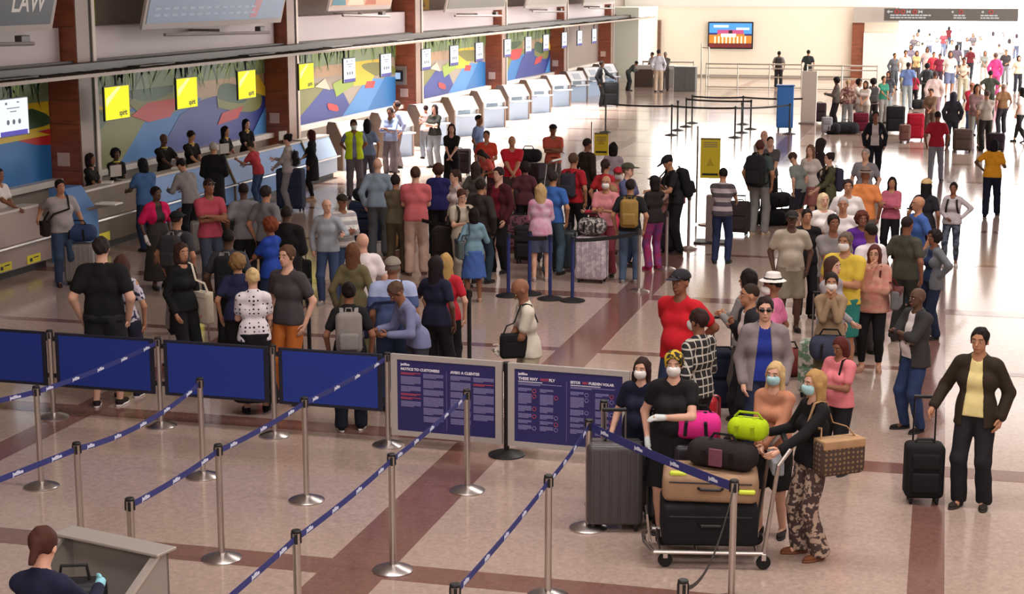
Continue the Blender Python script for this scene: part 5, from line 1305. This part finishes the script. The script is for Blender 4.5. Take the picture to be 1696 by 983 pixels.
p(1381,355,1.74,15,'m','c','short 241a1a','vtee 8e8888','trousers 4a4644','rd','dark-haired man in a grey T-shirt in the middle of the queue')
p(1337,346,1.60,12,'m','b','short 241a1a','vtee 1b191b',BK,'dd','man in a black T-shirt beside the beige T-shirt')
p(1312,349,1.70,4,'m','d','buzz','vtee b8ac9c','shorts 8c8270','dd','man in a black cap, beige T-shirt and khaki shorts',hat='cap 2c2826',big=1)
p(1364,320,1.64,22,'f','a','bob e0c8a0','vtee ece4e0','trousers 8a8480','dd','blonde woman in a white shirt')
p(1397,326,1.72,-2,'m','b','buzz a8a09c','vtee ece6e4','trousers 8a8480','dd','grey-haired man in a white shirt, right of the blonde woman')
p(1405,297,1.72,4,'m','b','short 33282a','vtee e8e4e2','trousers 6c6868','dd','dark-haired man in a white shirt, behind the grey-haired one')
p(1449,184,1.72,2,'f','c','bun 1b1518','jacket 1e1e28','trousers 1e1e2c','dd','flight attendant in a black blazer over a white shirt walking forward',under='d8d0d4',legs='k',foot=(1446,302),shoe='1c1a1c')
p(1551,184,1.74,176,'m','c','buzz 2a1e1e','vtee b02438','jeans 8a8c98','dd','man in a red T-shirt and light grey jeans walking away',legs='k',foot=(1548,302),shoe='3a3636')
p(1645,230,1.68,176,'f','d','bob 16121a','vtee e09c28','trousers 1c2034','uh','woman in an amber yellow T-shirt and dark trousers walking away',legs='k',foot=(1640,358),big=1,shoe='15151a')
# far right crowd
p(1376,128,1.74,-82,'m','d','curly 1a1416','long 6a625a','trousers 2a2628','pp','man in a grey-brown sweater looking at a phone by the far silver post',hp=25,foot=(1383,214))
p(1404,132,1.68,178,'f','a','pony b09470','long noise:c8a898:8a5a58:.07','flare b4b8b8','dd','fair-haired woman in a patterned pink top and pale wide trousers',foot=(1402,214))
p(1423,131,1.68,60,'f','c','curly 1c1416','tee e8e0d8','trousers b4a89c','rr','curly-haired woman in white holding a dark bag, far right crowd')
p(1434,134,1.66,-20,'f','b','bob 3a2c28','tee d8ccc4','trousers b4a89c','rr','smaller person in white beside the curly-haired woman, far right crowd')
p(1447,131,1.70,-175,'m','c','afro 1e1818','tee b49c98','trousers 33262c','rr','person with a round dark hairdo and a big grey backpack, far right crowd',key='fargrey')
p(1464,126,1.66,30,'f','b','short 3c302c','tee 3c8870','trousers 8c8884','rr','person in a green top in the far right crowd')
p(1472,118,1.66,-20,'f','b','bob','tee 4a4a52','trousers 8c9498','dd','person in dark grey behind the green top, far right crowd')
p(1501,103,1.76,178,'m','d','buzz','vtee 6a80b4','jeans 98a0a4','dd','man in a blue T-shirt and pale jeans walking away towards the doorway',foot=(1501,182),legs='k')
p(1515,120,1.62,176,'f','c','bun','tee b02c44',BK,'dd','woman in a red top just right of the blue T-shirt, walking away',foot=(1512,178))
p(1536,105,1.70,178,'m','c','curly 1c1416','long 5c6468',BK,'dd','person in grey with a dark backpack walking to the doorway',key='farbp')
p(1549,118,1.78,178,'m','c','buzz 4a3838','long e0c8c4','trousers 94747c','dd','man in a pale pink shirt walking away',foot=(1545,205),big=1)
p(1541,147,1.70,-5,'m','b','bun','long3 7c6450','trousers 5a4c40','gr','person in a brown top holding luggage below the pale pink shirt',foot=(1539,228))
p(1577,153,1.70,178,'m','c','buzz 2c2c34','jacket 3a3a46','trousers 3a3e4c','dd','person in a dark grey hooded jacket, seen from behind',hat='hood 3a3a46',foot=(1575,245),under='3a3a46')
p(1599,137,1.72,20,'m','b','buzz 6a544c','jacket b02c40','jeans 3c4868','rr','person in a red and white jacket and jeans',under='c8c4cc',foot=(1606,224),hat='cap b87868')
p(1619,139,1.66,10,'f','b','long 3a2c2c','long 9c7c7c','leggings 9c9890','rr','long-haired woman in grey leggings with a dark bag',foot=(1613,246))
p(1642,150,1.76,-165,'m','b','buzz 5a4440','vtee b0a49c','trousers 33302e','fd','man in a pale grey T-shirt and black trousers, seen from behind',foot=(1630,250),legs='c')
p(1659,139,1.72,-155,'m','c','buzz 8a7468','vtee 7c5a3c','trousers 2a2830','dd','man in a brown T-shirt at the right edge of the far crowd',foot=(1658,222))
p(1641,117,1.74,175,'m','b','short','tee 45483e','trousers 3a3c36','hh','person in dark green with raised elbows, behind the pale grey T-shirt')
p(1648,88,1.72,170,'f','b','bun 6a5450','jacket e04c94','trousers c8548c','dd','person in a shocking pink jacket',under='e04c94',foot=(1646,160))
p(1692,145,1.70,-120,'f','b','long 1c1618','tee d8ccc8','leggings 232022','dd','woman in a white top and black leggings at the right edge',legs='k',foot=(1688,236),shoe='1c1a1c')
p(1595,95,1.66,2,'f','c','bun','tank d8ccb4','trousers b0a890','gg','person in beige walking towards the camera in the bright area',foot=(1593,168),legs='k')
p(1572,84,1.66,4,'f','b','bob 4a4240','tee f0ece8','shorts 6c7494','dd','person in white and denim shorts in the bright area',foot=(1571,160),legs='k')
p(1547,86,1.70,10,'m','b','short','vtee d04454','trousers 4a3c44','dd','person in a red top before the doorway, the left of two')
p(1557,89,1.66,-10,'m','c','short','vtee 8c2c44','trousers 4a3c44','dd','person in a darker red top before the doorway, the right of two')
p(1519,84,1.66,0,'f','b','bob 33262a','tee d8cc90','trousers 4a4448','rr','woman with dark hair in pale yellow before the doorway')
p(1499,83,1.70,10,'m','b','short','vtee e8e4d8','trousers a8ac90','dd','dark-haired man in white before the doorway',foot=(1497,150))
p(1482,88,1.70,30,'m','b','buzz','long 6c7078','trousers 5c6068','dd','person in grey at the left side of the doorway')
p(1632,84,1.66,0,'f','b','bob 6a6460','tee 9ca49c','trousers d8d4cc','rr','person in grey left of the shocking pink jacket')
p(1655,72,1.72,178,'m','b','short 5a5050','tee 8c9094','trousers 8c9094','dd','person in grey beyond the shocking pink jacket')
# far left and far middle
p(993,101,1.76,62,'m','d','short','jacket 1c1c20','trousers 1b1b1e','df','man in a black suit with a big black suitcase at the far kiosks',under='cac6c6',foot=(996,176))
p(1040,96,1.76,105,'m','c','short','long 4a5250','trousers 3a3c3e','ff','man in dark grey bending over the far inspection desk',lean=42,foot=(1040,150))
p(1058,92,1.62,-60,'m','c','short','tee c8ccd0',BK,'rr','man in a light shirt behind the desk at the far left corner',xyz=(-13.7,79.2))
p(1091,82,1.82,176,'m','b','short 33282a','long d4d4e0','trousers c8b49c','dd','tall man in a white shirt and beige trousers at the far end',foot=(1090,152))
p(1101,86,1.74,-178,'m','c','buzz 8a8078','long 5c5450','trousers 6c6460','rd','person in brown-grey beside the tall man in white, far end',foot=(1101,150))
p(1303,79,1.74,178,'m','c','short','tee 8c8480','trousers 2c2a2c','dd','man with a dark backpack behind the far railing',xyz=(-7.55,78.9),key='guard')
p(1349,74,1.80,172,'m','b','short','vtee 33383a','trousers 24262a','dd','man in a dark T-shirt standing behind the far railing',xyz=(-6.2,79.2))
# corridor beyond the doorway, far and bright
rc=random.Random(11)
wd=[('white','f0ece8'),('pale grey','b8b4b4'),('dark','4a4448'),('cream','e8dcc0'),('grey-violet','7c7484'),('pale pink','e8c8c4'),('dark red','7a3038'),('pale blue','b0c0d8')]
spots=[(1520,54),(1521,68),(1514,58),(1528,70),(1540,55),(1552,63),(1563,52),(1577,66),(1590,50),(1602,62),(1612,55),(1624,60),(1585,74),(1536,78),(1608,78),(1661,54),(1672,64),(1684,56),(1667,82),(1688,92),(1509,74),(1522,48),(1572,44),(1645,52)]
pos=['left of the doorway','second from the left jamb','under the arrow of the sign','under the first pictograms','under the middle of the sign','a step right of the sign middle','in the dim middle part','before the dim far end','farthest in the middle','right of the dim part','near the corridor centre','just left of the pink jacket','in front of the dim part','left of the red tops','above the person in beige','right of the pink jacket','second right of the pink jacket','near the right edge','just past the pink jacket','at the right frame edge','above the pale yellow top','deepest at left','deepest at centre','deepest at right']
for i,(a,b) in enumerate(spots):
    c=wd[i%8];p(a,b,1.6+.2*rc.random(),rc.choice((0,180,175,10)),rc.choice('mf'),rc.choice('bcab'),rc.choice(('short 2a2424','bob 2a2424','buzz 2a2424','long 33282a')),'tee '+c[1],'trousers '+rc.choice(('33343c','8c8c94','d0ccc8','4c5468')),rc.choice(('dd','rr','dg')),'distant person in %s, %s, in the bright corridor'%(c[0],pos[i]),legs=rc.choice('skK'),hat=None,group='distant people in the bright corridor')
# yellow collars and pink bolero
for k in('ag1','ag2','ag3','ag4','ag5'):
    q=PEOPLE[k];o=MB().tube([(.072*math.cos(a),.068*math.sin(a),1.44+.012*math.sin(a)) for a in[t*math.pi/6 for t in range(12)]],.014,cl('e0d050'),6,closed=True).obj('collar');o.matrix_world=q['W']
for o in list(COL.objects):
    if o.name.startswith('collar') and o.parent is None:
        best=min((b for b in COL.objects if b.get('category')=='person'),key=lambda b:(b.location.xy-o.matrix_world.to_translation().xy).length)
        o.parent=best;o.matrix_local=Matrix.Identity(4)
# ------------------------------------------------------------------ bags and luggage
Q=PEOPLE
backpack(Q['greybp'],'8a8380','grey backpack worn by the woman in black behind the fourth panel',strap='8f8a88')
backpack(Q['blackbp'],'1d1d21','black backpack with grey straps and a small white mark',strap='8a8684',logo='e8e4e4')
backpack(Q['tanbp'],'9c7c44','tan backpack on the man in black',strap='7a6238')
backpack(Q['bigbp'],'1c1c20','big black backpack on the bending man in the black cap',logo='e8e4e4',sc_=1.1)
backpack(Q['tealbp'],'262628','large black backpack on the man in the dark teal T-shirt',sc_=1.2)
backpack(Q['hoodie'],'201e20','small black backpack on the woman in the pale hooded top',sc_=.7)
backpack(Q['fargrey'],'4c4a4a','big grey backpack in the far right crowd',sc_=1.15)
backpack(Q['farbp'],'2a2a2e','dark backpack of the person walking to the doorway')
backpack(Q['guard'],'3a3634','dark backpack behind the far railing')
backpack(Q['olive'],'3c3a50','navy backpack on the woman in the olive jacket')
backpack(Q['bcap'],'3c383c','dark grey backpack with grey straps on the man in the black cap',strap='8a8684')
backpack(Q['phoneman'],'2c2422','dark backpack of the young man looking at his phone',strap='2c2018')
backpack(Q['girl'],'2a2224','dark backpack of the girl in ripped jeans',strap='2a2224',sc_=.9)
backpack(Q['redbag'],'3a3a44','dark bag slung on the back of the man in red',strap='2c2c34',sc_=.9)
shoulder_bag(Q['glasses'],'6e6c70','grey shoulder bag under the arm of the woman in glasses',side=-1,w_=.42,h_=.26,z=1.02,strap='5a2a28')
shoulder_bag(Q['tote'],'cfc0ac','cream cloth tote bag of the woman in black',side=-1,w_=.38,h_=.4,z=.88,name='tote_bag',strap='d8ccb8')
shoulder_bag(Q['denim'],'55605f','grey shoulder bag of the woman in the blue skirt',side=-1,w_=.36,h_=.34,z=.98,strap='3c4450')
shoulder_bag(Q['cross'],'2a201e','small dark crossbody bag of the man by the leftmost counter',side=1,w_=.22,h_=.24,z=.95,cross=True,strap='1c1816')
shoulder_bag(Q['snake'],'dots:4a3830:8a7050:.045','brown patterned handbag with tan straps on the woman in snake-print trousers',side=-1,w_=.46,h_=.32,z=1.0,d_=.18,strap='b08c68',name='handbag',x=.27,y=-.1)
shoulder_bag(Q['salmon'],'201e20','black crossbody bag of the woman in salmon pink',side=1,w_=.26,h_=.2,z=.93,cross=True,strap='1a1818')
shoulder_bag(Q['beige'],'d07c88','pink bag carried by the woman in glasses and beige',side=-1,w_=.3,h_=.26,z=1.0,name='handbag')
shoulder_bag(Q['polo'],'2a2e48','navy bag hanging from the striped polo shirt',side=-1,w_=.3,h_=.3,z=.98,cross=True,strap='232844')
shoulder_bag(Q['vestman'],'1c1a1c','black bag in front of the bald man in beige',side=-1,w_=.3,h_=.26,z=1.0,y=.2,x=.1,strap='1c1a1c')
# child's red backpack held upright beside the black post
x,y,_=PT(738,450,1.3)
q=Q['polo']
e=emp('backpack',(-5.82,18.75,.95),R(150),'bright red backpack with white piping beside the black stanchion','backpack')
c=cl('c01c34');MB().bev(-.17,.17,-.1,.1,-.1,.34,.07,c).obj('body',e,True);MB().bev(-.12,.12,-.15,-.06,-.06,.14,.035,c).obj('front_pocket',e,True)
MB().tube([(-.13,-.1,-.05),(-.14,-.1,.2),(-.06,-.1,.32),(.06,-.1,.32),(.14,-.1,.2),(.13,-.1,-.05)],.008,cl('e8c8c8')).obj('piping',e)
e.parent=None
p(722,424,1.66,150,'f','d','long 231a1e','tee 23233a',BK,'do','woman with long dark hair in navy carrying the bright red backpack') 
p(738,420,1.62,170,'f','a','long b8945c','tee c02838',BK,'dd','person with long blonde hair behind the bright red backpack')
# front luggage
def at(px,py): return PT(px,py)[:2]
x,y=at(1012,880);suitcase(x,y+.12,R(14),'big grey ribbed suitcase in front of the masked woman in navy','4b4548',.50,.30,.74,handle=.26)
x,y=at(1050,868);suitcase(x+.06,y+.40,R(14),'second grey suitcase tucked behind the big ribbed one','3f3a40',.44,.26,.66,handle=.3)
x,y=at(1090,872);suitcase(x+.02,y+.2,R(35),'charcoal cabin suitcase with a raised handle beside the luggage trolley','3a3a40',.38,.24,.56,handle=.4)
x,y=at(1527,836);suitcase(x,y+.1,R(10),'small black cloth suitcase beside the man in the brown jacket','1b1b1d',.36,.24,.52,'soft',handle=.42,hc='2a2a2a')
x,y=at(1150,770);suitcase(x,y+.3,R(-10),'bright red suitcase behind the woman in the head scarf','b81c2c',.4,.26,.6)
x,y=at(1347,700);suitcase(x-.05,y+1.2,R(-8),'flowered white and green suitcase behind the man in the grey jacket','noise:c8c4bc:6c8a70:.07',.44,.28,.62,'soft',handle=.55)
x,y=at(1310,640);duffel(x-.1,y+.6,0,R(20),'reddish brown bag behind the pink polo shirt','7a3a34',.5,.2)
duffel(Q['camel']['x']+.02,Q['camel']['y']-.22,.62,R(5),'navy quilted bag held before the woman in the camel sweater','3c4054',.46,.17)
# luggage trolley
tx,ty=at(1200,905);tr_=emp('luggage_trolley',(-1.66,13.2,0),R(12),'silver luggage trolley stacked with bags in the right foreground','trolley')
for yy in(-.3,.3): MB().tube([(-.55,yy,.14),(.36,yy,.14)],.018,STEEL).obj('side_rail',tr_)
for xx in(-.5,-.2,.1,.3): MB().tube([(xx,-.3,.14),(xx,.3,.14)],.012,STEEL).obj('cross_bar',tr_)
MB().tube([(-.55,-.3,.14),(-.62,-.1,.16),(-.62,.1,.16),(-.55,.3,.14)],.018,STEEL).obj('front_bumper',tr_)
MB().tube([(-.57,-.12,.16),(-.6,-.12,.4),(-.6,.12,.4),(-.57,.12,.16)],.012,STEEL).obj('front_hoop',tr_)
MB().tube([(.36,-.3,.14),(.46,-.3,.9),(.55,-.28,1.02),(.55,.28,1.02),(.46,.3,.9),(.36,.3,.14)],.018,STEEL).obj('handle_frame',tr_)
MB().tube([(.55,-.2,1.02),(.55,.2,1.02)],.026,BLACKP).obj('grip',tr_)
MB().bev(.42,.52,-.22,.22,.78,.9,.02,mat('8f949c',.4)).obj('basket',tr_)
for xx,yy in((-.45,-.27),(-.45,.27),(.36,-.3),(.36,.3)):
    o=MB().lathe([(.055,-.016),(.062,0),(.055,.016)],RUB,16,Matrix.Rotation(R(90),4,'X')).obj('wheel',tr_,True,loc=(xx,yy,.062))
    MB().bev(-.02,.02,-.03,.03,.02,.08,.006,STEEL).obj('fork',o)
TW_=Matrix.Translation((-1.66,13.2,0))@Matrix.Rotation(R(12),4,'Z')
def on(lx,ly,z): v=TW_@Vector((lx,ly,z));return v.x,v.y,v.z
x,y,z=on(-.08,0,.17)
def crate(x,y,z,rz,label,col,w_,d_,h_,nm='suitcase',cat='suitcase',extra=None,r=.05):
    e=emp(nm,(x,y,z),rz,label,cat);c=cl(col)
    MB().bev(-w_/2,w_/2,-d_/2,d_/2,0,h_,r,c).obj('body',e,True)
    MB().box(-w_/2+.06,w_/2-.06,-d_/2-.012,-d_/2+.01,h_*.72,h_*.75,cl('3a383c')).obj('zip',e)
    MB().tube([(-.1,-d_/2,h_*.55),(-.08,-d_/2-.04,h_*.55),(.08,-d_/2-.04,h_*.55),(.1,-d_/2,h_*.55)],.012,BLACKP).obj('carry_handle',e)
    return e
crate(x,y,z,R(12),'large black suitcase lying at the bottom of the luggage trolley','1d1d20',.8,.52,.36)
x,y,z=on(-.07,0,.535);e=crate(x,y,z,R(8),'beige wrapped bundle on the luggage trolley above the black suitcase','a8886c',.8,.48,.25,'bundle','bundle',r=.07)
for q in((-.27,-.2),(.3,-.25)): MB().bev(q[0]-.07,q[0]+.07,q[1]-.02,q[1]+.04,.225 if q[0]<0 else .1,.265 if q[0]<0 else .14,.02,mat('d8e84a',.6)).obj('tag',e)
x,y,z=on(.03,-.0,.79);e=duffel(x,y,z,R(-14),'black printed travel bag on top of the beige bundle','2a2224',.6,.135)
MB().bev(-.06,.06,-.185,-.165,.05,.2,.01,cl('7a4a58')).obj('print',e)
x,y,z=on(.24,.05,1.02);duffel(x,y,z,R(-10),'neon yellow-green shiny bag at the top of the luggage trolley','b8d418',.34,.11,strap='9cb414')
x,y,z=on(-.12,.36,.98)
# pink bag sits on a small dark case standing behind the trolley
x,y=on(-.15,.6,0)[:2];suitcase(x,y,R(12),'tall dark suitcase standing behind the luggage trolley','26222a',.42,.28,.78)
duffel(x,y,.87,R(4),'hot pink and black bag behind the black travel bag','e0308c',.42,.14,strap='1c1a1c')
# stroller trolley with backpack at left
x,y=at(300,640)
e=emp('luggage_cart',(-9.0,18.3,0),R(12),'folding luggage cart behind the third blue panel','cart')
MB().tube([(-.25,.15,.1),(-.25,.0,.95),(.25,.0,.95),(.25,.15,.1)],.013,STEEL).obj('frame',e);MB().bev(-.27,.27,-.25,.2,.12,.15,.01,DARKM).obj('platform',e)
for sx in(-.22,.22): MB().lathe([(.05,-.014),(.055,0),(.05,.014)],RUB,12,Matrix.Translation((sx,.12,.055))@Matrix.Rotation(R(90),4,'Y')).obj('wheel',e)
e=emp('backpack',(-9.0,18.2,.75),R(5),'black backpack with pale grey straps strapped on the cart behind the second panel','backpack')
c=cl('2c2a2e');MB().bev(-.18,.18,-.12,.12,-.25,.28,.07,c).obj('body',e,True)
for s_ in(-1,1): MB().band([(s_*.07,-.13,.3),(s_*.1,-.17,.18),(s_*.14,-.16,-.02),(s_*.15,-.13,-.16)],.055,.02,cl('8f8a88'),side=(1,0,0)).obj('strap',e)
MB().bev(-.13,.13,-.16,-.1,-.2,.05,.03,c).obj('front_pocket',e,True)
suitcase(-8.35,18.7,R(-5),'dark red suitcase between the tote bag and the dotted top','9c1c28',.32,.24,.58,'soft',handle=.2)
suitcase(-7.9,18.9,R(5),'black suitcase just left of the dotted top','1c1b1e',.36,.24,.52,'soft',handle=.3)
duffel(-8.5,19.9,.02,R(15),'cream and grey cloth bag behind the dark red suitcase','8c7c74',.5,.16)
# left counter luggage
x,y=at(125,474);suitcase(x,y+.2,R(12),'plain grey suitcase beside the man with the crossbody bag','8a8280',.48,.3,.62)
duffel(x,y+.2,.71,R(12),'blue travel bag lying on the plain grey suitcase','34466c',.56,.16)
x,y=at(480,350);suitcase(x,y+.1,R(5),'very tall navy suitcase near the red-haired woman','2a3048',.58,.34,.86,'soft',handle=.12)
duffel(x,y+.1,.96,R(5),'tangle of pale straps and cloth on the tall navy suitcase','8e8a90',.44,.12,strap='d8d4d0')
suitcase(*at(335,420),R(30),'grey suitcase near the folded-arms man in pinkish red','7c7674',.4,.26,.55)
suitcase(*at(310,392),R(10),'dark suitcase with a pink striped side by the counter queue','vstripes:2c2428:8a4a58:.12',.36,.24,.5,'soft')
suitcase(*at(385,415),R(0),'black cabin case between the two grey T-shirts','201e22',.36,.24,.5,'soft')
x,y=at(525,500);suitcase(x-.25,y-.1,R(10),'black case with a red pouch on it, held by the bald man in pale blue','1e1c20',.38,.26,.6,'soft',handle=.3)
e=emp('pouch',(x-.25,y-.25,.82),0,'small red and white pouch above the black case','bag');MB().bev(-.09,.09,-.05,.05,-.12,.12,.04,cl('c02040')).obj('body',e,True);MB().bev(-.05,.05,-.06,.05,.1,.3,.03,cl('d8b8bc')).obj('cloth',e,True)
# baggage carts in mid crowd
def cart(x,y,rz,label):
    e=emp('baggage_cart',(x,y,0),rz,label,'trolley')
    for yy in(-.27,.27): MB().tube([(-.5,yy,.14),(.45,yy,.14),(.55,yy,.95),(.68,yy,1.03)],.017,STEEL).obj('side_frame',e)
    MB().tube([(.68,-.27,1.03),(.68,.27,1.03)],.024,mat('d8d4d0',.4)).obj('grip',e)
    for xx in(-.4,0,.4): MB().tube([(xx,-.27,.14),(xx,.27,.14)],.012,STEEL).obj('cross_bar',e)
    for xx,yy in((-.4,-.25),(-.4,.25),(.42,-.27),(.42,.27)): MB().lathe([(.055,-.016),(.062,0),(.055,.016)],RUB,12,Matrix.Translation((xx,yy,.062))@Matrix.Rotation(R(90),4,'X')).obj('wheel',e)
    return e
def load(x,y,rz,items):
    z=.16
    for lab,col,w_,d_,h_ in items: crate(x,y,z,rz,lab,col,w_,d_,h_,'case','suitcase');z+=h_+.005
x,y=at(608,410);cart(x,y,R(15),'baggage cart loaded with navy cases beside the coral polo shirt')
load(x,y,R(15),[('lower navy case on the cart beside the coral polo shirt','232a44',.7,.5,.4),('upper navy case on the cart beside the coral polo shirt','2a3250',.62,.42,.3)])
duffel(x,y,.88,R(25),'black bag on top of the navy cases','1e1f26',.5,.14)
duffel(x+.62,y-.1,.02,R(60),'tan leather bag below the khaki vest','8c6c48',.5,.17)
x,y=at(745,470);suitcase(x,y+.15,R(8),'very large dark brown suitcase left of the blue skirt','2a2224',.62,.4,.86,'soft')
x,y=at(864,345);cart(x,y+.6,R(-10),'baggage cart piled with dark bags in the middle of the crowd')
load(x,y+.6,R(-10),[('lower black case in the middle of the crowd','232024',.8,.55,.42),('upper dark plum case in the middle of the crowd','33222a',.7,.5,.34)])
duffel(x,y+.6,.95,R(10),'black bag with a white badge on top of the mid-crowd pile','222024',.6,.17)
x,y=at(838,430);suitcase(x,y+.8,R(5),'dark suitcase with rosy flowers near the leftmost navy stanchion','noise:33242a:7a4a58:.05',.5,.3,.62,'soft')
x,y=at(976,470);suitcase(x,y+.2,R(-4),'white marbled suitcase behind the rightmost navy stanchion','noise:d0c4cc:b4a4b0:.09',.5,.32,.70,handle=.1)
duffel(x,y+.2,.79,R(-4),'grey and black patterned bag on the white marbled suitcase','noise:b4aca8:4a4446:.05',.46,.16)
x,y=at(925,455);suitcase(x,y+.4,R(6),'dark teal suitcase beside the blue polo shirt','26343c',.44,.3,.64,handle=.1)
x,y=at(868,440);suitcase(x,y+.3,R(0),'dark grey suitcase left of the woman in denim shorts','2e2c30',.46,.3,.6,'soft')
x,y=at(760,290);suitcase(x,y,R(5),'large dark brown case before the woman holding papers','33282a',.6,.35,.62,'soft')
x,y=at(1055,420);suitcase(x+.5,y+.3,R(-5),'black case behind the purple-pink trousers','26242a',.42,.28,.62,'soft')
x,y=at(1222,390);suitcase(x,y+.1,R(-4),'dark brown cabin suitcase right of the striped shirt','3a3032',.42,.28,.6,'soft',handle=.1)
for i,(a,b,l,c,z) in enumerate(((1275,375,'black travel bag on the floor by the grey trousers','1e1e22',0),(1300,372,'black travel bag on the floor under the leaning man','26262a',0),(1285,372,'black bag stacked on the two travel bags','222226',.33))):
    x,y=at(a,b);duffel(x,y+.2,z,R(20+i*15),l,c,.62,.18,group='black travel bags on the floor')
e=MB();PB_=Q['brown']
# far luggage
for a,b,l,c,w_,h_,sh in((1012,176,'big black suitcase of the man in the black suit','202226',.62,.92,'soft'),(1357,204,'dark maroon suitcase right of the pale upright panel','33242a',.46,.66,'soft'),
 (1482,220,'large black suitcase in the far right crowd','202024',.6,.82,'soft'),(1515,232,'bright red suitcase in the far right crowd','b01c34',.52,.78,'soft'),(1593,252,'brown suitcase beside the hooded person','5c4c48',.54,.62,'soft'),
 (1648,252,'dark plum suitcase at the feet of the man in pale grey','2e2028',.5,.5,'soft'),(1425,220,'dark red suitcase behind the far right pile','6a1c30',.5,.6,'soft'),(1440,216,'black suitcase at the right end of the far pile','2a262c',.5,.5,'soft'),
 (1498,236,'rosy brown suitcase left of the bright red one','7a5650',.34,.5,'soft'),(1369,222,'grey cabin case left of the far pile','9a98a0',.36,.5,'soft')):
    x,y=at(a,b);suitcase(x,y,R(4),l,c,w_,.32,h_,sh)
for a,b,l,c in((1378,222,'black bag on the floor at the left end of the far pile','242226'),(1400,221,'large dark bag on the floor in the far pile','2a2a2e'),(1520,180,'dark bag on the floor before the red top','2a262a')):
    x,y=at(a,b);duffel(x,y,0,R(3),l,c,.9 if a==1400 else .55,.22,group='dark bags on the far floor')
x,y=at(1418,214);duffel(x,y+.4,.62,R(3),'cream bag on top of the dark red suitcase, far pile','e0d4c4',.55,.2)
x,y=at(1475,440);suitcase(x+.35,y+.3,R(12),'dark suitcase with a raised handle beside the rose pink sweater','3a3438',.42,.28,.6,'soft',handle=.3)
x,y=at(1440,560);duffel(x-.1,y+1.6,0,R(8),'dark plum bag on the floor between the queueing people','3a2028',.6,.2)
x,y=at(1200,700);suitcase(x-.1,y+.5,R(12),'dark blue suitcase behind the man in the grey jacket','1e2438',.44,.3,.66,'soft',handle=.35)
backpack(Q['plaid'],'20263a','dark blue backpack on the person in the checked shirt',strap='2c3448') if False else None
